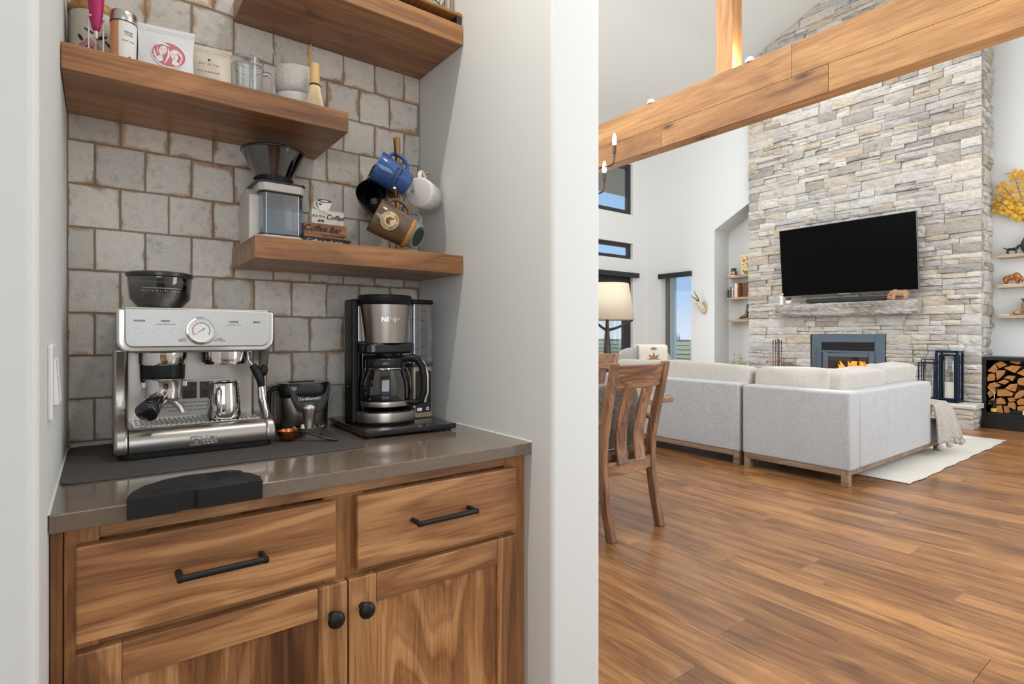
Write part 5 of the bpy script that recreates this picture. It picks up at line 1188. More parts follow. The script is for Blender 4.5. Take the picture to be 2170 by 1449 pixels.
# instruction card
ca = EB(MB().box(.076, .268, 1.5125, 1.5145, .988, 1.072), 'instruction_card', M('card_white', srgb(222, 218, 214), .5))
for i in range(5):
    x = .084 + i * .0365; EB(MB().box(x, x + .030, 1.5115, 1.5124, 1.028, 1.067), 'picture_square', M('card_brown', srgb(70, 52, 46), .5) if i == 0 else bpy.data.materials['card_brown'], ca)
    EB(MB().box(x + .003, x + .027, 1.5111, 1.5115, 1.047, 1.064), 'picture', M('card_photo', srgb(120, 98, 84), .5, var=(60, srgb(44, 32, 28))) if i == 0 else bpy.data.materials['card_photo'], ca)
for k_, ln in enumerate(('Please read the manual before the first use of this machine.', 'Rinse the tank and all of the filters with warm water first.', 'Do not overfill.      Clean after every use.')): text(ca, ln, .0050, (.170 - E0[0], 1.5122 - E0[1], 1.019 - k_*.009 - E0[2]), M('card_ink', srgb(96, 90, 88), .6) if k_ == 0 else bpy.data.materials['card_ink'])
# steam wand
EB(MB().tube([(.2875, 1.425, 1.146), (.287, 1.42, 1.125), (.288, 1.412, 1.112), (.294, 1.405, 1.100)], .0055, 12), 'wand_elbow', CHROME, smooth=60)
EB(MB().tube([(.290, 1.409, 1.108), (.300, 1.402, 1.092), (.306, 1.40, 1.070), (.308, 1.40, 1.058)], [.008, .011, .009, .0075], 14).ball((.313, 1.40, 1.096), (.009, .008, .014), 14), 'wand_grip', BLACK, smooth=60)
EB(MB().tube([(.308, 1.40, 1.062), (.314, 1.397, 1.02), (.317, 1.395, .998), (.3175, 1.395, .984)], [.0042, .0042, .0055, .0048], 12), 'wand_tube', CHROME, smooth=60)
# hopper with beans
hx, hy = .112, 1.50
EB(MB().lathe([(.040, 1.2395), (.0595, 1.262), (.0635, 1.310)], 40, (hx, hy, 0)), 'hopper_bowl', SMOKE, smooth=40)
EB(MB().lathe([(0, 1.3225), (.060, 1.3225), (.0665, 1.3195), (.0665, 1.3125), (.0625, 1.3095), (.0625, 1.3145), (0, 1.316)], 40, (hx, hy, 0)), 'hopper_lid', M('smoky_lid', (.03, .027, .025), .25), smooth=40)
EB(MB().lathe([(0, 1.2405), (.0385, 1.2405), (.0575, 1.2635), (.0595, 1.292), (.04, 1.297), (0, 1.295)], 32, (hx, hy, 0)), 'beans', BEAN, smooth=60)
EB(MB().lathe([(0, 1.2385), (.042, 1.2385), (.042, 1.2415), (0, 1.2415)], 32, (hx, hy, 0)), 'hopper_base', BLACK, smooth=40)
mk = MB()
for i in range(15): a = rad(-118 + i*5.2); mk.box(-.0003, .0003, -.0004, 0, 0, .004 if i % 3 == 0 else .0025); 
mk = MB()
for i in range(16):
    a = rad(-125 + i*4.4); r = .0632; p = Vector((hx + r*math.cos(a), hy + r*math.sin(a), 1.276)); t = Vector((-math.sin(a), math.cos(a), 0))*.0004; h_ = .004 if i % 3 == 0 else .0022
    mk.add([p - t, p + t, p + t + Vector((0, 0, h_)), p - t + Vector((0, 0, h_))], [(0, 1, 2, 3)])
for i in range(15):
    a = rad(-125 + i*4.7); b_ = rad(-125 + (i+1)*4.7); r = .0636
    mk.add([(hx + r*math.cos(q), hy + r*math.sin(q), z) for q, z in ((a, 1.2835), (b_, 1.2835), (b_, 1.2842), (a, 1.2842))], [(0, 1, 2, 3)])
EB(mk, 'scale_marks', GREYW, merge=False)['kind'] = 'stuff'
# raised maker's badge
LG = M('badge_bright', (.85, .83, .80), .15, 1.0)
bd = EB(MB().box(.1575, .1785, 1.3722, 1.3735, .9385, .9405).box(.1575, .1785, 1.3722, 1.3735, .9565, .9585).box(.1575, .1593, 1.3722, 1.3735, .9405, .9565).box(.1767, .1785, 1.3722, 1.3735, .9405, .9565), 'badge_frame', LG)
EB(disc([(.0035, 0), (.0058, 0), (.0058, .0013), (.0035, .0013), (.0035, 0)], .168, 1.3735, .9485, 24), 'badge_ring', LG, bd)
text(bd, 'LTIMA', .0115, (.196 - E0[0], 1.3730 - E0[1], .9540 - E0[2]), LG, ext=.0008, off=.0002); text(bd, 'COSA', .0115, (.196 - E0[0], 1.3730 - E0[1], .9430 - E0[2]), LG, ext=.0008, off=.0002)

# milk pitcher on the drip tray
mp = thing('milk_pitcher', 'polished steel milk pitcher standing on the drip tray', 'pitcher', (.2335, 1.437, .9864))
MB().lathe([(0, 0), (.034, 0), (.0362, .004), (.034, .04), (.0305, .078), (.0308, .082), (.0292, .082), (.029, .078), (.032, .04), (.033, .006), (0, .005)], 40).build('body', CHROME, mp, smooth=50)
MB().prism([(-.031, .077), (-.028, .084), (-.038, .083)], 'xz', -.008, .008).xf(Matrix.Rotation(rad(205), 4, 'Z')).build('spout', CHROME, mp)
a = Matrix.Rotation(rad(-112), 4, 'Z')
MB().tube([(.030, 0, .068), (.042, 0, .070), (.047, 0, .064), (.048, 0, .040), (.046, 0, .018), (.041, 0, .012), (.033, 0, .014)], .0042, 10).xf(a).build('handle', CHROME, mp, smooth=60)
tk = MB()
for i in range(7): tk.box(-.0, .0008, -.007, .004 if i % 2 else .007, .014 + i*.0085, .0155 + i*.0085)
tk.v = [(x + .0352 - .0045*(z/.08), y, z) for x, y, z in tk.v]; tk.xf(Matrix.Rotation(rad(-28), 4, 'Z')); q = tk.build('fill_marks', INK, mp); q['kind'] = 'stuff'

# ------------------------------------------------------------------ tamping mat over the counter edge
tm = thing('tamping_mat', 'black rubber tamping mat hooked over the counter front', 'mat', (.13, 1.09, .9155))
RUB = M('black_rubber', (.010, .0098, .0095), .55, spec=.3, bump=(400, .15, .0004))
top = [(.0345, 1.0455), (.2285, 1.0455), (.232, 1.06), (.222, 1.10), (.200, 1.128), (.165, 1.145), (.125, 1.150), (.090, 1.138), (.058, 1.11), (.040, 1.075)]
MB().prism([(x - .13, y - 1.09) for x, y in top], 'xy', 0, .0105).build('pad', RUB, tm, bevel=.0008)
lip = [(.033, 1.028), (.100, 1.028), (.106, 1.034), (.124, 1.034), (.130, 1.028), (.228, 1.028), (.229, 1.047), (.034, 1.047)]
MB().prism([(x - .13, y - 1.09) for x, y in lip], 'xy', -.021, .0104).build('front_lip', RUB, tm, bevel=.0008)
MB().lathe([(.0265, .0106), (.029, .0122), (.0305, .0106)], 40, (.052, .018, 0), sx=1.0, sy=1.0).build('tamper_seat_rim', RUB, tm, smooth=60)
dt_ = MB()
for i in range(8):
    for j in range(8):
        x, y = (i - 3.5)*.0058, (j - 3.5)*.0058
        if math.hypot(x, y) < .0235: dt_.lathe([(.0017, .0105), (.001, .0122), (0, .0124)], 6, (.052 + x, .018 + y, 0))
q = dt_.build('grip_dots', RUB, tm); q['kind'] = 'stuff'
MB().lathe([(.016, .0106), (.018, .0116), (.020, .0106)], 30, (-.035, -.035, 0), sx=1.6, sy=.8).build('handle_rest_rim', RUB, tm, smooth=60)

# ------------------------------------------------------------------ knock box, tamper, copper scoop
kx_ = thing('knock_box', 'steel knock box with black lid and white lettering beside the espresso machine', 'knock box', (.452, 1.572, .9192))
def oval(w, d, p=3.2, n=40): return [(w*math.copysign(abs(math.cos(t))**(2/p), math.cos(t)), d*math.copysign(abs(math.sin(t))**(2/p), math.sin(t))) for t in [2*PI*i/n for i in range(n)]]
def loft(rings, caps=True):
    mb = MB(); n = len(rings[0][1]); vs = []; fs = []
    for z, R in rings: vs += [(x, y, z(x, y) if callable(z) else z) for x, y in R]
    for i in range(len(rings) - 1):
        for j in range(n): fs.append((i*n+j, i*n+(j+1)%n, (i+1)*n+(j+1)%n, (i+1)*n+j))
    if caps: fs += [tuple(range(n))[::-1], tuple((len(rings)-1)*n + j for j in range(n))]
    return mb.add(vs, fs)
loft([(0, oval(.060, .050)), (.004, oval(.0625, .052)), (.092, oval(.066, .054))]).build('body', STEELZ, kx_, smooth=50)
loft([(.0925, oval(.0665, .0545)), (.100, oval(.069, .057)), (.122, oval(.071, .058)), (.130, oval(.066, .054)), (.131, oval(.05, .04))]).build('lid', BLACKG, kx_, smooth=50)
pts = [(-.052, .125), (-.042, .085), (-.030, .060), (-.012, .052), (.020, .052), (.040, .060), (.052, .085), (.060, .125)]
fp_ = MB(); n_ = len(pts); sy_ = lambda x: -.0565*(1 - abs(x/.071)**3.2)**(1/3.2) - .0045
fp_.add([(x, sy_(x), z) for x, z in pts] + [(x, sy_(x) + .0055, z) for x, z in pts], [tuple(range(n_)), tuple(range(n_, 2*n_))[::-1]] + [(i, (i+1) % n_, n_ + (i+1) % n_, n_ + i) for i in range(n_)])
fp_.build('front_shield', M('shield_blue_black', (.02, .027, .036), .22, coat=.3), kx_, bevel=.002)
MB().tube([(x, sy_(x) - .0008, z) for x, z in pts], .0028, 8).build('shield_rim', BLACKG, kx_, smooth=60)
text(kx_, 'Ourakhome®', .0105, (.000, -.0622, .089), GREYW, off=.00025)
MB().box(-.040, .030, -.010, .002, .1305, .134).build('lid_grip', BLACKG, kx_, bevel=.002)
MB().tube([(-.055, -.01, .118), (-.078, -.012, .118), (-.090, -.012, .108), (-.0915, -.012, .06), (-.086, -.012, .02), (-.064, -.01, .012)], .0065, 10).build('handle', BLACK, kx_, smooth=60)
tp = thing('tamper', 'brushed steel tamper standing in a steel dosing ring', 'tamper', (.431, 1.442, .9192))
MB().lathe([(0, .0), (.0285, 0), (.0285, .006), (.010, .0095), (.0105, .018), (.0125, .03), (.0165, .062), (.0195, .072), (.0195, .077), (.016, .0825), (.009, .085), (0, .0855)], 36).build('handle', M('satin_tamper', (.62, .60, .57), .32, 1.0), tp, smooth=50)
dr = thing('dosing_ring', 'flared steel dosing ring around the tamper foot', 'ring', (.431, 1.442, .9192))
MB().lathe([(.029, .0), (.0295, .012), (.031, .016), (.0385, .0245), (.0392, .026), (.0378, .0262), (.0302, .0175), (.0286, .012), (.0286, 0), (.029, 0)], 40).build('ring', CHROME, dr, smooth=50)
cs = thing('copper_scoop', 'hammered copper coffee scoop with a dark ornate handle on the mat', 'scoop', (.372, 1.412, .9192), rz=rad(-40))
MB().lathe([(0, 0), (.012, .001), (.020, .007), (.0245, .017), (.0255, .026), (.0243, .026), (.0232, .018), (.018, .008), (.01, .003), (0, .002)], 32).build('bowl', COPPER, cs, smooth=60)
MB().tube([(.022, 0, .020), (.034, 0, .024), (.045, 0, .022), (.08, 0, .012), (.105, 0, .006), (.125, 0, .004)], [.0025, .0032, .004, .0035, .0045, .0025], 8).xf(Matrix.Diagonal((1, 1.6, 1, 1))).build('handle', M('aged_pewter', srgb(92, 84, 76), .35, 1, bump=(220, 1, .002)), cs, smooth=60)

# ------------------------------------------------------------------ drip coffee maker on a sliding tray
tr = thing('appliance_tray', 'black sliding appliance tray under the coffee maker', 'tray', (.672, 1.468, .9152), rz=rad(-3))
MB().prism(rrect(-.132, .132, -.150, .162, .008), 'xy', .006, .020).build('platform', BLACKG, tr, bevel=.003)
for x, y in ((-.11, -.13), (.11, -.13), (-.11, .14), (.11, .14)): MB().cyl((x, y, 0), (x, y, .0065), .012, .012, 12).build('foot', BLACK, tr)
C0 = (.665, 1.49, .9354)
cm = thing('coffee_maker', 'black and steel drip coffee maker with glass carafe and side reservoir', 'coffee maker', C0)
def CB(mb, name, mat, parent=cm, **k): return mb.xf(Matrix.Translation((-C0[0], -C0[1], -C0[2]))).build(name, mat, parent, **k)
Z0 = .9354
CB(MB().prism(rrect(.556, .5755, 1.472, 1.535, .006), 'xy', Z0, 1.279), 'left_column', BLACK, smooth=40, bevel=.004)
CB(MB().prism(rrect(.598, .735, 1.52, 1.59, .012), 'xy', Z0, 1.262), 'rear_housing', BLACKG, smooth=40, bevel=.003)
bx0, by0 = .650, 1.468
CB(MB().lathe([(0, Z0), (.084, Z0), (.086, Z0 + .004), (.086, Z0 + .008)], 48, (bx0, by0, 0)).lathe([(.086, Z0 + .032), (.082, Z0 + .036), (.07, Z0 + .037), (0, Z0 + .037)], 48, (bx0, by0, 0)), 'base', BLACKG, smooth=40)
CB(MB().lathe([(.0862, Z0 + .007), (.0866, Z0 + .009), (.0866, Z0 + .030), (.0862, Z0 + .032)], 48, (bx0, by0, 0)), 'base_band', STEELZ, smooth=40)
CB(MB().lathe([(.0605, 1.158), (.0705, 1.264)], 48, (bx0, by0 - .004, 0)), 'brew_basket', STEELZ, smooth=40)
CB(MB().box(.577, .722, 1.485, 1.56, 1.158, 1.264), 'basket_housing', STEELZ, bevel=.004)
CB(MB().lathe([(0, 1.291), (.072, 1.291), (.0755, 1.288), (.0755, 1.270), (.071, 1.264), (0, 1.264)], 48, (bx0, by0 - .002, 0)), 'lid', BLACK, smooth=40)
CB(MB().prism(rrect(.574, .724, 1.41, 1.56, .03), 'xy', 1.128, 1.158), 'drip_shelf', BLACKG, smooth=40, bevel=.006)
r_ = .0672
def ninja(x, y, z): a = -PI/2 - .16 + x / r_; return (bx0 + (r_ + z) * math.cos(a) - C0[0], by0 - .004 + (r_ + z) * math.sin(a) - C0[1], 1.222 + y - C0[2])
text(cm, 'NINJA', .0185, (0, 0, 0), M('raised_letter', (.75, .72, .68), .12, 1.0), bend=ninja, ext=.0012, space=1.15)
# carafe
cx_, cy_ = .645, 1.452
cf = CB(MB().lathe([(0, .9745), (.052, .9745), (.060, .982), (.066, .998), (.0685, 1.02), (.066, 1.05), (.058, 1.078), (.053, 1.088), (.053, 1.094)], 48, (cx_, cy_, 0)), 'carafe_glass', CARAFE, smooth=60)
CB(MB().lathe([(0, .976), (.051, .976), (.058, .983), (.064, .998), (.0665, 1.018), (0, 1.018)], 40, (cx_, cy_, 0)), 'coffee', M('black_coffee', (.012, .006, .003), .08), cf, smooth=40)
CB(MB().lathe([(.0600, .981), (.0672, .984), (.0690, .996), (.0682, .998)], 48, (cx_, cy_, 0)), 'steel_band', STEELZ, cf, smooth=40)
CB(MB().lathe([(.0535, 1.085), (.056, 1.088), (.0555, 1.112), (.05, 1.117), (0, 1.1195)], 40, (cx_, cy_, 0)), 'carafe_collar', M('collar_black', (.016, .016, .017), .2), cf, smooth=50)
CB(MB().lathe([(.0568, 1.084), (.0585, 1.0865), (.0568, 1.089)], 40, (cx_, cy_, 0)), 'collar_ring', CHROME, cf, smooth=60)
hdir = Vector((.80, -.60, 0)); cc = Vector((cx_, cy_, 0))
def H(r, z): q = cc + hdir * r; return (q.x, q.y, z)
CB(MB().tube([H(.050, 1.112), H(.075, 1.116), H(.092, 1.110), H(.104, 1.092), H(.110, 1.06), H(.110, 1.02), H(.102, .996), H(.085, .989), H(.064, .992)], [.010, .011, .011, .0105, .010, .010, .010, .009, .007], 14), 'carafe_handle', BLACK, cf, smooth=60)
CB(MB().tube([H(.095, 1.116), H(.108, 1.100), H(.1185, 1.07), H(.1185, 1.02), H(.110, .992)], .0042, 10), 'handle_trim', CREAM, cf, smooth=60)
CB(MB().tube([H(.060, 1.088), H(.070, 1.06), H(.073, 1.02), H(.069, .998)], .0042, 10), 'handle_strap', BLACKG, cf, smooth=60)
# reservoir and control column
CB(MB().prism(rrect(.730, .798, 1.452, 1.585, .012), 'xy', Z0, 1.088), 'control_column', M('champagne_metal', srgb(184, 170, 154), .35, .6), smooth=40, bevel=.003)
dpn = CB(MB().prism(rrect(.7395, .7895, .952, 1.074, .006), 'xz', 1.4488, 1.4525), 'display_panel', BLACKG, bevel=.001)
DW = M('display_mark', srgb(200, 204, 208), .5, emit=(.8, .85, .9), es=.25)
for i, z in enumerate((1.064, 1.046, 1.030, 1.014, .998, .984)): CB(MB().box(.758, .772, 1.4478, 1.4488, z - .0018, z + .0018), 'button_mark', DW, dpn)
CB(MB().prism(rrect(.743, .758, .957, .966, .002), 'xz', 1.4478, 1.4488), 'clock_display', DW, dpn)
CB(disc([(.0025, 0), (.0048, 0), (.0048, .001), (.0025, .001), (.0025, 0)], .777, 1.4488, .962, 20), 'start_ring', DW, dpn)
CB(MB().prism(rrect(.7275, .8, 1.450, 1.587, .012), 'xy', 1.0885, 1.096), 'reservoir_seat', M('seat_blue_grey', (.06, .06, .075), .3), smooth=40)
CB(MB().prism(rrect(.7285, .799, 1.4515, 1.586, .012), 'xy', 1.0965, 1.270), 'reservoir', clear('reservoir_clear', (.74, .74, .77), .16, .04), smooth=40)
CB(MB().prism(rrect(.7265, .801, 1.4495, 1.588, .012), 'xy', 1.2705, 1.284), 'reservoir_lid', BLACK, smooth=40, bevel=.004)
rmk = MB()
for i in range(6): z = 1.118 + i*.026; rmk.box(.756, .772, 1.4500, 1.4512, z, z + .0012)
CB(rmk, 'level_marks', INK)['kind'] = 'stuff'
CB(MB().box(.755, .757, 1.455, 1.46, 1.10, 1.255).box(.785, .787, 1.455, 1.46, 1.10, 1.262).box(.755, .787, 1.455, 1.46, 1.252, 1.254), 'reservoir_rib', clear('rib_clear', (.75, .75, .78), .2))['kind'] = 'stuff'
CB(MB().cyl((.557, 1.50, 1.035), (.549, 1.50, 1.035), .007, .006, 14), 'side_knob', BLACK, smooth=40)

# ------------------------------------------------------------------ things on the upper left shelf
SZ = 1.7483
def bent(mb_pts, r, cx, cy):
    """wrap flat (s, z) outline points onto a cylinder facing the camera (-y)"""
    return [(cx + r*math.sin(s / r), cy - r*math.cos(s / r), z) for s, z in mb_pts]
def decal(parent, pts, r, mat, name, lift=.0004):
    c = (sum(p[0] for p in pts)/len(pts), sum(p[1] for p in pts)/len(pts)); n = len(pts)
    vs = bent([c] + pts, r + lift, 0, 0); return MB().add(vs, [(0, i + 1, (i + 1) % n + 1) for i in range(n)]).build(name, mat, parent)
def ell(cx, cy, a, b, rot=0, n=14):
    c, s = math.cos(rot), math.sin(rot); return [(cx + a*math.cos(t)*c - b*math.sin(t)*s, cy + a*math.cos(t)*s + b*math.sin(t)*c) for t in [2*PI*i/n for i in range(n)]]
IVORY = M('ivory_glaze', srgb(232, 226, 208), .3)
BAMB = wood('bamboo', srgb(176, 128, 66), srgb(204, 158, 92), srgb(220, 180, 116), axis='x', size=3, rough=.45, knots=0, tone=.05)
cn = thing('canister', 'ivory canister with a painted pink flower and a wooden lid', 'canister', (-.0085, 1.565, SZ))
MB().lathe([(0, 0), (.046, 0), (.047, .004), (.047, .128), (0, .128)], 40).build('body', IVORY, cn, smooth=40)
MB().lathe([(0, .128), (.0485, .128), (.0495, .132), (.0495, .140), (.046, .146), (0, .147)], 40).build('lid', BAMB, cn, smooth=40)
PETAL = M('petal_pink', srgb(190, 130, 150), .5, var=(90, srgb(208, 156, 170)))
for i in range(5): a = rad(90 + 72*i); decal(cn, ell(-.010 + .0105*math.cos(a), .052 + .0105*math.sin(a), .0105, .0088, a), .047, PETAL, 'petal', .0004 + .0002*i)
decal(cn, ell(-.010, .052, .0072, .0068), .047, M('flower_maroon', srgb(104, 38, 44), .5), 'flower_eye', .0018); decal(cn, ell(-.010, .052, .0042, .004), .047, M('flower_yellow', srgb(218, 160, 50), .5), 'stamen', .0022)
LEAFD = M('leaf_dark', srgb(48, 50, 42), .5)
for k in ((-.0265, .072, .008, .0034, 2.2), (.012, .078, .013, .003, .5), (-.010, .086, .011, .0022, 2.7), (.018, .040, .016, .007, .9), (.028, .068, .012, .0028, -.6), (.024, .024, .008, .004, .4)): decal(cn, ell(*k), .047, LEAFD, 'leaf_print')
fr = thing('milk_frother', 'magenta milk frother hanging in a wire stand', 'frother', (-.006, 1.470, SZ))
MAG = M('magenta_rubber', srgb(176, 28, 98), .45)
MB().lathe([(0, .071), (.0055, .072), (.0085, .080), (.0118, .100), (.0142, .130), (.0150, .165), (.0135, .205), (.009, .212), (0, .213)], 28).build('grip', MAG, fr, smooth=60)
MB().cyl((0, 0, .058), (0, 0, .073), .0038, .0042, 14).build('collar', CHROME, fr, smooth=40)
MB().tube([(0, 0, .06), (0, 0, .010)], .0011, 6).lathe([(.006, .006), (.0068, .008), (.006, .010)], 14).build('whisk', CHROME, fr, smooth=60)
st_ = MB(); st_.tube([(-.0125, -.0035, .098), (-.0135, -.008, .094), (-.0095, -.0125, .096), (-.008, -.0135, .10)], .0016, 8)
MB().tube([(-.0125, 0, .0), (-.0125, 0, .094), (-.014, -.006, .0955), (-.0085, -.0115, .0955)], .0015, 8).build('stand_wire', M('stand_white', srgb(224, 220, 222), .35), fr, smooth=60)
MB().tube([(.0125, .004, .0), (.0125, .004, .094), (.0142, -.003, .0955), (.012, -.008, .0955)], .0015, 8).build('stand_wire', bpy.data.materials['stand_white'], fr, smooth=60)
MB().tube([(.022*math.cos(t), .022*math.sin(t), .0016) for t in [2*PI*i/24 for i in range(24)]], .0016, 8, closed=True).build('stand_base', bpy.data.materials['stand_white'], fr, smooth=60)
tn = thing('tea_tin', 'peach tea tin with a steel lid and a white label', 'tin', (.0425, 1.478, SZ))
PEACH = M('tin_peach', srgb(214, 150, 104), .45); LAB = M('label_white', srgb(234, 230, 224), .6)
MB().lathe([(0, 0), (.0245, 0), (.0245, .095), (0, .095)], 40).build('body', PEACH, tn, smooth=40)
MB().lathe([(.0248, .095), (.0252, .0955), (.0252, .112), (.0235, .1145), (0, .1145)], 40).build('lid', STEEL, tn, smooth=40)
MB().lathe([(.0249, .0935), (.0256, .0945), (.0249, .0955)], 40).build('lid_seam', INK, tn, smooth=60)
r_t = .0247
MB().grid(lambda u, v: (r_t*math.sin(-.40 + 1.75*u), -r_t*math.cos(-.40 + 1.75*u), .001 + .0925*v), 16, 2).build('label', LAB, tn, smooth=180)
def wrap(r, s0, z0): return lambda x, y, z: ((r + z)*math.sin(s0 + x/r), -(r + z)*math.cos(s0 + x/r), z0 + y)
for s, sz, z in (('GINGER\nCITRUS', .0048, .072), ('ROOIBOS · TURMERIC', .0024, .0585), ('ART OF TEA', .0036, .021)): text(tn, s, sz, (0, 0, 0), INK, bend=wrap(r_t + .0003, .34, z), ext=.0001)
def clover(parent, f, mat=INK):
    for i in range(4):
        a = rad(45 + 90*i); pts = ell(.0013*math.cos(a), .0013*math.sin(a), .0013, .0009, a, 10)
        vs = [f(x, y, .0002) for x, y in pts]; MB().add(vs, [tuple(range(len(vs)))]).build('clover_leaf', mat, parent)
clover(tn, wrap(r_t + .0003, .40, .0295))
def pouch(label, loc, rz, w, h, bulge, mat, name='pouch', lean=0):
    o = thing(name, label, 'pouch', loc, rot=(lean, 0, rz))
    def f(side):
        def g(u, v):
            x = (u - .5) * w * (1 - .06*math.sin(v*PI)); z = v * h
            e = (1 - abs(2*u - 1)**2.5) * max(0.0, 1 - (v/.86)**3) if v < .86 else 0
            y = side * (.0012 + bulge * e * (1 - .35*v)) + .0012*math.sin(u*17 + v*9)*(1 - v)
            return (x, y, z)
        return g
    MB().grid(f(-1), 22, 22).grid(f(1), 22, 22).build('bag', mat, o, smooth=180)
    MB().box(-w/2, w/2, -.0022, .0022, h*.885, h*.905).box(-w/2, w/2, -.0022, .0022, h*.925, h*.94).build('zip_seal', mat, o, bevel=.0008)['kind'] = 'stuff'
    return o
BAGW = M('pouch_white', srgb(226, 226, 226), .5, bump=(70, .35, .002))
BAGC = M('pouch_cream', srgb(222, 208, 190), .45, bump=(70, .35, .002))
BAGK = M('pouch_black', (.014, .013, .013), .4)
p1 = pouch('white pouch with a round pink emblem on the tea shelf', (.119, 1.452, SZ), rad(-10), .112, .108, .012, BAGW, lean=rad(-7))
PINK = M('emblem_pink', srgb(204, 116, 128), .55); PALE = M('emblem_white', srgb(238, 232, 230), .55)
def flat(parent, pts, z, mat, name, yb=-.0145):
    c = (sum(p[0] for p in pts)/len(pts), sum(p[1] for p in pts)/len(pts)); n = len(pts)
    def yy(x, q):
        u = x/.112 + .5; v = q/.108; return -(.0012 + .012*max(0, 1 - abs(2*u - 1)**2.5)*max(0, 1 - (v/.86)**3)*(1 - .35*v)) - .0009 - z
    return MB().add([(c[0], yy(*c), c[1])] + [(x, yy(x, q), q) for x, q in pts], [(0, i + 1, (i + 1) % n + 1) for i in range(n)]).build(name, mat, parent)
flat(p1, ell(.007, .051, .0345, .0275, 0, 28), 0, PALE, 'emblem_ground')
flat(p1, ell(.006, .051, .0320, .0248, -.12, 32), .0004, PINK, 'emblem_hair')
def stroke(pts, w):
    n = len(pts); out = []
    for i in range(n):
        d = Vector(pts[min(i+1, n-1)]) - Vector(pts[max(i-1, 0)]); d = Vector((-d.y, d.x)).normalized() * w * math.sin(PI*(i + .35)/(n - .3)); out.append((Vector(pts[i]) + d, Vector(pts[i]) - d))
    return [tuple(q[0]) for q in out] + [tuple(q[1]) for q in out][::-1]
for pts, w in (([(-.022, .066), (-.014, .0725), (-.002, .073), (.008, .068)], .0011), ([(-.0225, .058), (-.0215, .046), (-.016, .038), (-.010, .034)], .0012), ([(.0045, .064), (.0068, .056), (.006, .046), (.002, .037), (-.002, .030)], .0014), ([(.012, .063), (.022, .0615), (.030, .055), (.033, .045)], .0011), ([(.031, .050), (.029, .040), (.024, .032)], .0013), ([(-.016, .066), (-.0155, .055), (-.017, .045)], .0008)): flat(p1, stroke(pts, w), .0008, PALE, 'emblem_strand')
for cx, cz, t in ((-.0055, .0565, .12), (.0165, .0500, -.10)):
    flat(p1, [(cx + .0078*math.sin(q)*(1 - .28*max(0, -math.cos(q))) + t*.02*math.cos(q), cz + .0110*math.cos(q)) for q in [2*PI*i/22 for i in range(22)]], .0009, PALE, 'emblem_face')
    for s in (-1, 1): flat(p1, ell(cx + s*.0034, cz + .0016, .0019, .0006, -s*.15, 10), .0013, PINK, 'emblem_eye'); flat(p1, ell(cx + s*.0034, cz + .0038, .0021, .0004, s*.12, 8), .0013, PINK, 'emblem_brow')
    flat(p1, ell(cx + .0004, cz - .0062, .0021, .0008, 0, 10), .0013, PINK, 'emblem_mouth'); flat(p1, [(cx + .0004, cz + .001), (cx + .0013, cz - .0024), (cx - .0004, cz - .0026)], .0013, PINK, 'emblem_nose')
flat(p1, [(-.013, .046), (-.006, .045), (-.004, .036), (-.012, .032), (-.018, .037)], .0009, PALE, 'emblem_neck'); flat(p1, [(.013, .040), (.020, .040), (.028, .034), (.020, .029), (.012, .032)], .0009, PALE, 'emblem_neck')
pouch('black pouch mostly hidden behind the white one', (.110, 1.515, SZ), rad(-16), .118, .146, .008, BAGK, lean=rad(-6))
p2 = pouch('cream tea pouch with small dark print beside the glass mug', (.212, 1.500, SZ), rad(-8), .100, .112, .014, BAGC, lean=rad(-6))
text(p2, 'ART OF TEA', .0055, (0, -.0195, .066), INK, space=1.5); text(p2, 'ENGLISH BREAKFAST', .0042, (0, -.0198, .050), INK, space=1.2); text(p2, 'loose leaf', .0042, (.004, -.0198, .037), INK)
clover(p2, lambda x, y, z: (x*1.3, -.0188, .076 + y*1.3))
gm_ = thing('glass_mug', 'clear glass measuring mug with a looped handle', 'mug', (.297, 1.502, SZ))
MB().lathe([(0, 0), (.034, 0), (.0362, .004), (.0372, .096), (.0376, .098), (.0355, .098), (.0350, .09), (.034, .007), (0, .006)], 44).build('cup', GLASS, gm_, smooth=50)
for z in (.0975, .083): MB().tube([(.0372*math.cos(t), .0372*math.sin(t), z) for t in [2*PI*i/36 for i in range(36)]], .0011, 6, closed=True).build('rim_line', clear('rim_glass', (.55, .57, .58), .3) if z > .09 else bpy.data.materials['rim_glass'], gm_, smooth=180)
MB().tube([(.036, -.004, .078), (.048, -.006, .080), (.058, -.008, .072), (.061, -.008, .052), (.058, -.008, .034), (.049, -.006, .024), (.036, -.004, .024)], .0048, 10).build('handle', clear('handle_glass', (.75, .78, .79), .18), gm_, smooth=60)
CERA = M('speckled_ceramic', srgb(196, 188, 180), .35, var=(120, srgb(222, 216, 208)))
b1 = thing('white_bowl', 'low white bowl under the speckled bowl', 'bowl', (.4215, 1.515, SZ))
MB().lathe([(0, 0), (.03, 0), (.034, .006), (.048, .022), (.055, .040), (.053, .040), (.046, .024), (.03, .008), (0, .006)], 40).build('bowl', M('white_ceramic', srgb(232, 228, 222), .25), b1, smooth=60)
b2_ = thing('speckled_bowl', 'grey speckled ceramic bowl stacked on the white bowl', 'bowl', (.4215, 1.515, SZ + .0605))
MB().lathe([(0, 0), (.040, 0), (.050, .010), (.0555, .028), (.0535, .040), (.0550, .050), (.0545, .070), (.0525, .071), (.0505, .068), (.051, .03), (.04, .012), (0, .008)], 48).build('bowl', CERA, b2_, smooth=60)
sw2 = thing('tea_strainer', 'thin wire tea strainer handle rising from the speckled bowl', 'strainer', (.40, 1.515, SZ + .072))
MB().tube([(.003, .004, 0), (-.012, .006, .075), (-.026, .008, .118), (-.033, .008, .125), (-.040, .008, .119), (-.032, .006, .075), (-.020, .004, .0)], .0011, 6).build('wire', CHROME, sw2, smooth=60)
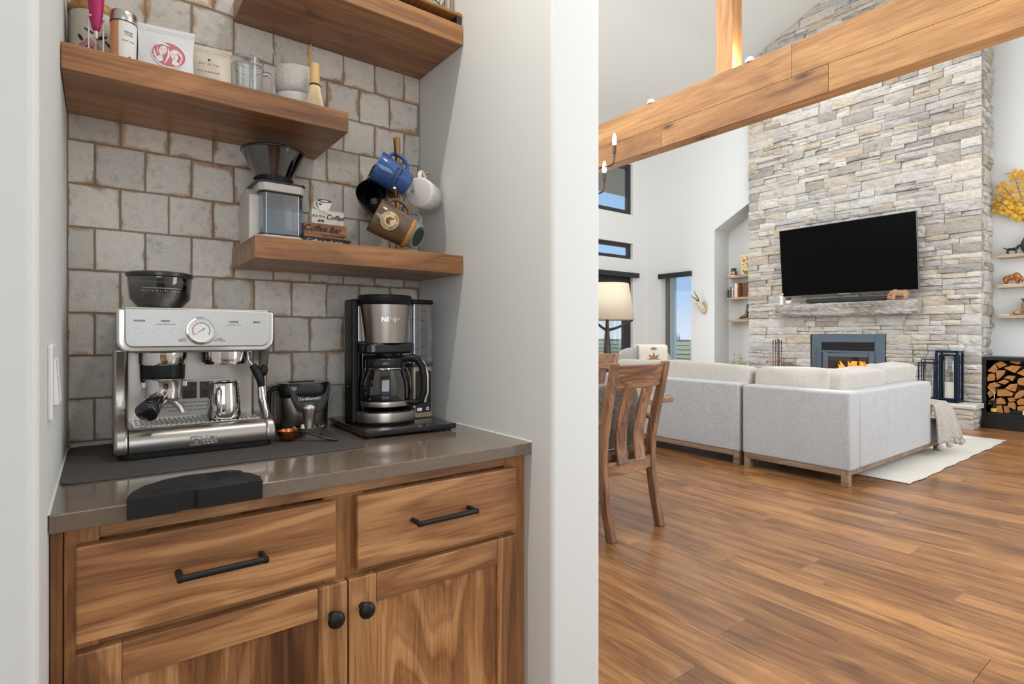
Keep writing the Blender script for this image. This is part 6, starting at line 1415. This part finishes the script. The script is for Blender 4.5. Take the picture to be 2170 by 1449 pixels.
MB().lathe([(.018, .0), (.012, -.008), (0, -.011)], 18, (-.008, .004, .008)).build('mesh_cup', M('strainer_mesh', (.4, .39, .38), .4, 1), sw2, smooth=60)
bs = thing('bamboo_scoop', 'slim bamboo tea scoop standing in the speckled bowl', 'scoop', (.4465, 1.52, SZ + .072))
MB().prism([(-.0035, 0), (.0035, 0), (.0145, .128), (.0150, .150), (.0095, .150), (.0075, .128)], 'xz', -.0012, .0012).build('scoop', BAMB, bs, bevel=.0005)
wk = thing('matcha_whisk', 'bamboo matcha whisk standing at the right end of the tea shelf', 'whisk', (.4425, 1.432, SZ))
MB().lathe([(0, .060), (.0118, .060), (.0125, .066), (.0122, .100), (.0118, .1045), (0, .105)], 28).build('handle', M('bamboo_pale', srgb(222, 186, 122), .5), wk, smooth=40)
tines = MB()
for i in range(56):
    a = 2*PI*i/56; c, s = math.cos(a), math.sin(a); tines.tube([(.0112*c, .0112*s, .062), (.0155*c, .0155*s, .040), (.0225*c, .0225*s, .012), (.0228*c, .0228*s, .004), (.0205*c, .0205*s, .001)], [.0008, .0008, .0007, .0006, .0004], 4)
for i in range(24):
    a = 2*PI*i/24; c, s = math.cos(a), math.sin(a); tines.tube([(.0095*c, .0095*s, .060), (.010*c, .010*s, .03), (.008*c, .008*s, .004)], .0007, 4)
q = tines.build('tines', M('tine_pale', srgb(232, 208, 164), .6), wk); q['kind'] = 'stuff'
MB().lathe([(.0125, .058), (.0132, .060), (.0125, .062)], 28).build('thread', INK, wk, smooth=60)
MB().tube([(.012, -.002, .060), (.016, -.004, .059), (.017, -.003, .063)], .0008, 5).build('thread_end', INK, wk)

for o_, k_ in ((cn, 1.15), (fr, 1.12), (tn, 1.2), (p1, 1.2), (p2, 1.2), (gm_, 1.23), (b1, 1.5), (wk, 1.22)): o_.scale = (1, 1, k_)

# ------------------------------------------------------------------ riser on the topmost shelf
rz_ = thing('wood_riser', 'rustic wooden riser on dark metal feet at the frame top', 'riser', (.745, 1.46, 2.0853))
MB().box(-.125, .105, -.088, .12, .0265, .0375).build('board', BEAMW, rz_, bevel=.003)
for x in (-.118, .088): MB().box(x, x + .0155, -.086, .115, 0, .0264).build('metal_foot', M('riser_metal', srgb(74, 62, 54), .45, .6) if x < 0 else bpy.data.materials['riser_metal'], rz_, bevel=.001)
MB().box(-.10, .085, .105, .115, 0, .026).build('rear_foot', bpy.data.materials['riser_metal'], rz_)
wb_ = thing('wire_basket', 'dark wire basket with a wooden handle cut by the frame top', 'basket', (.755, 1.46, 2.1232))
for z, r in ((.002, .06), (.03, .07), (.06, .078)): MB().tube([(r*math.cos(t), r*.8*math.sin(t), z) for t in [2*PI*i/28 for i in range(28)]], .0016, 6, closed=True).build('hoop', IRON, wb_, smooth=60)
for i in range(14): a = 2*PI*i/14; MB().tube([(.06*math.cos(a), .048*math.sin(a), .002), (.078*math.cos(a), .0624*math.sin(a), .06)], .0012, 5).build('rib', IRON, wb_)
for s in (-1, 1): MB().box(.072 + s*.010, .080 + s*.010, -.045, -.038, .0, .11).build('handle_slat', M('slat_grey_wood', srgb(150, 134, 122), .7) if s < 0 else bpy.data.materials['slat_grey_wood'], wb_)

# ------------------------------------------------------------------ lower right shelf: grinder, block signs, mug tree
LZ = 1.4123
G0 = (.372, 1.525, LZ)
gr = thing('coffee_grinder', 'cream burr coffee grinder with a smoky bean hopper', 'grinder', G0)
def GB(mb, name, mat, parent=gr, **k): return mb.xf(Matrix.Translation((-G0[0], -G0[1], -G0[2]))).build(name, mat, parent, **k)
def cham(x0, x1, y0, y1, c): return [(x0 + c, y0), (x1 - c, y0), (x1, y0 + c), (x1, y1), (x0, y1), (x0, y0 + c)]
GB(MB().prism(cham(.318, .431, 1.470, 1.60, .012), 'xy', LZ, 1.434), 'base', CREAM, bevel=.003)
GB(MB().box(.300, .335, 1.50, 1.612, LZ, 1.535).prism([(1.50, 1.535), (1.612, 1.535), (1.612, 1.555), (1.53, 1.556)], 'yz', .300, .335), 'side_column', CREAM, bevel=.003)['kind'] = 'stuff'
GB(MB().box(.335, .425, 1.575, 1.612, LZ, 1.555), 'rear_column', CREAM, bevel=.003)
GB(MB().prism(cham(.3225, .4275, 1.475, 1.570, .012), 'xy', 1.436, 1.542), 'grounds_bin', clear('bin_blue_clear', (.58, .64, .74), .16, .03), bevel=.002)
GB(MB().prism(cham(.328, .422, 1.4815, 1.566, .012), 'xy', 1.440, 1.452), 'grounds_floor', M('bin_grey', srgb(140, 148, 160), .4))
GB(MB().prism(cham(.3205, .4295, 1.4730, 1.572, .012), 'xy', 1.434, 1.438).prism(cham(.3205, .4295, 1.4730, 1.572, .012), 'xy', 1.5415, 1.5445), 'bin_rim', BLACKG, bevel=.001)['kind'] = 'stuff'
hd_ = GB(MB().prism(cham(.318, .431, 1.470, 1.605, .012), 'xy', 1.5448, 1.566), 'head', CREAM, bevel=.003)
text(hd_, 'Cuisinart', .011, (.385 - G0[0], 1.4697 - G0[1], 1.5552 - G0[2]), M('embossed_cream', srgb(220, 213, 204), .4))
GB(MB().prism(cham(.310, .433, 1.468, 1.608, .012), 'xy', 1.566, 1.5695), 'head_trim', BLACKG)
hxg, hyg = .365, 1.525
ringm = MB()
for i in range(36):
    a = 2*PI*i/36; ringm.tube([(hxg + .0468*math.cos(a), hyg + .0468*math.sin(a), 1.571), (hxg + .0468*math.cos(a), hyg + .0468*math.sin(a), 1.586)], .0017, 5)
GB(MB().lathe([(0, 1.5695), (.0465, 1.5695), (.0465, 1.588), (0, 1.588)], 40, (hxg, hyg, 0)), 'grind_ring', BLACK, smooth=40); GB(ringm, 'ring_ribs', BLACK)['kind'] = 'stuff'
GB(MB().lathe([(.0445, 1.588), (.0765, 1.652), (.078, 1.656)], 48, (hxg, hyg, 0)), 'hopper', SMOKE, smooth=60)
GB(MB().lathe([(0, 1.588), (.043, 1.589), (.062, 1.628), (.03, 1.634), (0, 1.631)], 32, (hxg, hyg, 0)), 'beans', BEAN, smooth=60)
GB(MB().lathe([(0, 1.661), (.074, 1.661), (.079, 1.658), (.079, 1.654), (.0765, 1.6525), (0, 1.656)], 48, (hxg, hyg, 0)), 'hopper_lid', M('lid_smoke', (.022, .02, .019), .2), smooth=60)
# word blocks
def block(name, label, x0, x1, z0, z1, mat, y0=1.472, y1=1.508):
    o = thing(name, label, 'sign', ((x0+x1)/2, y0, z0), group='stacked coffee word blocks'); MB().box(-(x1-x0)/2, (x1-x0)/2, 0, y1 - y0, 0, z1 - z0).build('block', mat, o, bevel=.0012); return o
CHAR = M('chalk_black', (.02, .02, .022), .7); WASH = M('whitewash', srgb(226, 220, 210), .7, var=(60, srgb(206, 196, 184)))
RUST = wood('rustic_block', srgb(92, 56, 36), srgb(142, 94, 64), srgb(172, 122, 86), axis='x', size=4, rough=.6, knots=.4, tone=.05)
s0 = block('word_block', 'black block sign at the bottom of the coffee word stack', .424, .552, LZ, LZ + .0262, CHAR); text(s0, 'Coffee is always', .0150, (-.008, -.0003, .0165), GREYW, shear=.3)
s1 = block('word_block', 'brown wooden block sign reading Coffee Bar', .428, .5405, LZ + .0265, LZ + .0635, RUST)
text(s1, 'Coffee Bar', .0225, (-.010, -.0003, .0235), INK, shear=.35, off=.0003); text(s1, 'love is brewing', .0095, (.020, -.0003, .0065), INK, shear=.3)
s2 = block('word_block', 'white block sign reading But first Coffee', .4465, .5335, LZ + .0638, LZ + .1012, WASH)
text(s2, 'But first', .0105, (-.0255, -.0003, .0200), INK, shear=.3); text(s2, 'Coffee', .0178, (.0180, -.0003, .0195), INK, shear=.35, off=.0003)
MB().tube([(-.024, -.0004, .0335), (-.012, -.0004, .031), (-.004, -.0004, .0265), (.006, -.0004, .028)], .0004, 5).build('flourish', INK, s2)
for x in (-.0235, -.0145): MB().prism(ell(x, .0075, .0046, .0035, .5 if x < -.02 else -.5, 14), 'xz', -.0006, 0).build('bean_print', M('bean_brown', srgb(104, 72, 46), .6) if x < -.02 else bpy.data.materials['bean_brown'], s2)
cu_ = thing('cup_cutout', 'small white cup cutout with a red heart and rising steam', 'sign', (.481, 1.485, LZ + .1015), group='stacked coffee word blocks')
PLK = M('cutout_white', srgb(234, 230, 226), .6)
MB().prism([(-.010, 0), (.010, 0), (.017, .008), (.0215, .025), (-.0165, .025), (-.0155, .012)], 'xz', -.006, .006).build('cup', PLK, cu_, bevel=.001)
MB().tube([(-.015, 0, .024), (-.0225, 0, .022), (-.0245, 0, .015), (-.020, 0, .008), (-.012, 0, .003)], .0022, 8).build('cup_handle', PLK, cu_, smooth=60)
MB().prism(ell(.0025, .0255, .019, .0045, 0, 24), 'xz', -.0064, .006).build('coffee_top', M('crema_brown', srgb(92, 54, 40), .5), cu_)
MB().prism(ell(.001, .0255, .011, .0022, 0, 16), 'xz', -.0068, -.0062).build('latte_art', PLK, cu_)
MB().prism([(-.0095, .012), (-.0055, .0155), (-.0052, .0180), (-.0072, .0187), (-.0095, .0170), (-.0118, .0187), (-.0138, .0180), (-.0135, .0155)], 'xz', -.0066, -.0058).build('heart', M('heart_red', srgb(150, 44, 50), .5), cu_)
MB().tube([(.002, 0, .029), (-.003, 0, .034), (.004, 0, .038), (-.001, 0, .043), (.004, 0, .047), (0, 0, .051)], [.0018, .002, .0016, .0018, .0012, .0006], 8).build('steam', PLK, cu_, smooth=60)
# mug tree
mt2 = thing('mug_tree', 'gold metal mug tree with a wooden foot at the shelf end', 'mug tree', (.706, 1.502, LZ))
MB().lathe([(0, 0), (.068, 0), (.070, .003), (.070, .009), (.067, .012), (0, .012)], 44, (.02, .0, 0)).build('foot', BAMB, mt2, smooth=40)
MB().tube([(0, 0, .012), (0, 0, .352)], .0075, 16).build('post', GOLD, mt2, smooth=50)
arms = [((-.054, -.095, .312), .245), ((-.054, -.095, .175), .115), ((.098, -.005, .265), .205), ((-.07, .05, .235), .185), ((.05, .07, .305), .235), ((.05, .06, .17), .10)]
for (e, z) in arms: MB().tube([(0, 0, z), e], .0042, 12).build('arm', GOLD, mt2, smooth=50)
def mug(label, base, odir, hdir, rt, rb, h, mout, mins, name='mug'):
    zc = Vector(odir).normalized(); xc = Vector(hdir); xc = (xc - zc*xc.dot(zc)).normalized(); yc = zc.cross(xc)
    R = Matrix((xc, yc, zc)).transposed(); o = thing(name, label, 'mug', base, rot=R.to_euler(), group='mugs on the gold mug tree')
    MB().lathe([(0, .002), (rb*.82, .002), (rb*.86, 0), (rb*.94, .001), (rb, .006), ((rb+rt)/2*1.01, h*.5), (rt, h - .002), (rt - .0012, h)], 44).build('body', mout, o, smooth=60)
    MB().lathe([(rt - .0012, h), (rt - .0035, h - .002), ((rb+rt)/2 - .004, h*.5), (rb - .005, .012), (0, .009)], 44).build('inside', mins, o, smooth=60)
    MB().tube(bez((rt*.93, 0, h*.80), (rt + .034, 0, h*.92), (rt + .034, 0, h*.22), (rb*.98, 0, h*.24), 12), .0052, 10).xf(Matrix.Diagonal((1, 1.35, 1, 1))).build('handle', mout, o, smooth=60)
    global face_ang
    lc = R.transposed() @ (Vector((0, 0, 1.18)) - Vector(base)); face_ang = math.atan2(lc.y, lc.x)      # side of the mug that faces into the room
    return o
BLUE = M('blue_glaze', srgb(54, 98, 160), .18, coat=.6, var=(26, srgb(40, 78, 138)))
m1 = mug('blue glazed mug hanging with its mouth to the left', (.712, 1.438, 1.608), (-.86, .23, .47), (.45, .1, .86), .0445, .0335, .106, BLUE, M('blue_inside', srgb(24, 40, 70), .25))
def onmug(ang, r0, r1, h, zc): 
    def f(x, y, z):
        zz = zc + x; r = r0 + (r1 - r0)*zz/h; a = ang + y/r; return ((r + .0007 + z)*math.cos(a), (r + .0007 + z)*math.sin(a), zz)
    return f
def onmug2(ang, r0, r1, h, zc):
    # text running down the mug axis, reading from the mouth to the foot
    def f(x, y, z):
        zz = zc + y; r = r0 + (r1 - r0)*zz/h; a = ang + x/r; return ((r + .0007 + z)*math.cos(a), (r + .0007 + z)*math.sin(a), zz)
    return f
text(m1, 'More Kilns', .0105, (0, 0, 0), INK, bend=onmug2(face_ang + .25, .0335, .0445, .106, .050), ext=.0002); text(m1, 'Lake Alaska', .0105, (0, 0, 0), INK, bend=onmug2(face_ang + .25, .0335, .0445, .106, .039), ext=.0002)
BRNG = M('brown_glaze', srgb(98, 66, 48), .15, coat=.7, var=(18, srgb(112, 92, 78)))
m2 = mug('brown glazed mug with a round cream emblem', (.700, 1.405, 1.462), (-.87, .25, .45), (.45, .05, .86), .0500, .0420, .112, BRNG, M('brown_inside', srgb(60, 36, 26), .3))
MB().lathe([(.0355, -.0008), (.0425, .001), (.0445, .008), (.0425, .0135)], 44).build('foot_ring', M('tan_foot', srgb(186, 128, 66), .35), m2, smooth=60)
ea = face_ang + .12; er = .0478
def emb(x, y, z): a = ea + x/er; return ((er + z)*math.cos(a), (er + z)*math.sin(a), .070 + y)
def badge(pts, lift, mat, nm): c = (sum(p[0] for p in pts)/len(pts), sum(p[1] for p in pts)/len(pts)); n = len(pts); return MB().add([emb(*c, lift)] + [emb(x, y, lift) for x, y in pts], [(0, i + 1, (i + 1) % n + 1) for i in range(n)]).build(nm, mat, m2)
badge(ell(0, 0, .0245, .0245, 0, 36), .0030, M('emblem_cream', srgb(222, 198, 150), .4), 'emblem'); badge(ell(0, 0, .0165, .0165, 0, 30), .0034, M('emblem_line', srgb(120, 74, 44), .5), 'emblem_line'); badge(ell(0, 0, .0158, .0158, 0, 30), .0037, bpy.data.materials['emblem_cream'], 'emblem_field')
for k in ((-.002, .005, .008, .005, .4), (.004, .002, .006, .004, -.3), (-.006, 0, .005, .003, .2), (.007, -.005, .005, .002, -.8)): badge(ell(*k), .0041, bpy.data.materials['emblem_line'], 'emblem_tree')
def ringtext(s, r, a0, step, flip=1):
    for i, chs in enumerate(s):
        if chs == ' ': continue
        a = rad(a0 - flip*step*i); ca_, sa_ = math.cos(a), math.sin(a); t = (sa_, -ca_) if flip > 0 else (-sa_, ca_); u = (ca_, sa_) if flip > 0 else (-ca_, -sa_)
        text(m2, chs, .0058, (0, 0, 0), INK, bend=lambda x, y, z, t=t, u=u, ca_=ca_, sa_=sa_: emb(r*ca_ + x*t[0] + y*u[0], r*sa_ + x*t[1] + y*u[1], .0036 + z), ext=.0001, name='emblem_letter')
ringtext('YELLOWSTONE', .0203, 170, 14); ringtext('AMERICAN LEGEND', .0203, 202, 9.5, -1)
mug('black mug with its dark mouth facing the room', (.672, 1.583, 1.560), (-.46, -.78, .30), (.5, -.1, .8), .0445, .0400, .100, M('black_glaze', (.010, .010, .010), .12, coat=.6), M('black_inside', (.004, .004, .004), .12, coat=.6))
WG = M('white_glaze', srgb(234, 230, 226), .2, coat=.4)
m4 = mug('white speckled mug hanging by its handle near the right wall', (.752, 1.455, 1.602), (.72, .66, .04), (-.1, .05, 1), .0435, .0435, .080, WG, WG)
MB().lathe([(0, -.0005), (.036, -.0005), (.039, .0012), (0, .0015)], 40).build('base_disc', M('unglazed_base', srgb(214, 206, 202), .7), m4, smooth=40)
MB().lathe([(.0028, -.0012), (.0042, -.0012), (.0042, -.0004), (.0028, -.0004), (.0028, -.0012)], 16, (.004, -.020, 0)).build('maker_stamp', INK, m4)
rd = random.Random(3); dm = MB()
for i in range(190):
    a = rad(rd.uniform(0, 360)); zz = rd.uniform(.016, .07); c = Vector((.0441*math.cos(a), .0441*math.sin(a), zz)); t = Vector((-math.sin(a), math.cos(a), 0))*.0009; u = Vector((0, 0, .0014))
    dm.add([c - t - u, c + t - u*.6, c + t*.8 + u, c - t*.7 + u*.8], [(0, 1, 2, 3)])
q = dm.build('speckles', INK, m4, merge=False); q['kind'] = 'stuff'
mug('olive green mug mostly hidden behind the blue one', (.742, 1.575, 1.632), (-.86, .10, .30), (.80, -.25, .55), .040, .036, .092, M('olive_glaze', srgb(104, 106, 30), .25, coat=.4), M('olive_inside', srgb(70, 72, 24), .3))
m6 = mug('pale blue-grey mug behind the brown one, foot towards the room', (.762, 1.478, 1.472), (-.55, .72, .42), (.3, .1, .9), .041, .040, .085, M('pale_blue_glaze', srgb(158, 176, 178), .25, coat=.4), M('pale_blue_inside', srgb(120, 136, 140), .3))
MB().lathe([(0, .0006), (.026, .0006), (.028, -.0006), (0, -.0004)], 36).build('dark_base', M('dark_slate', srgb(60, 66, 72), .5), m6, smooth=40)
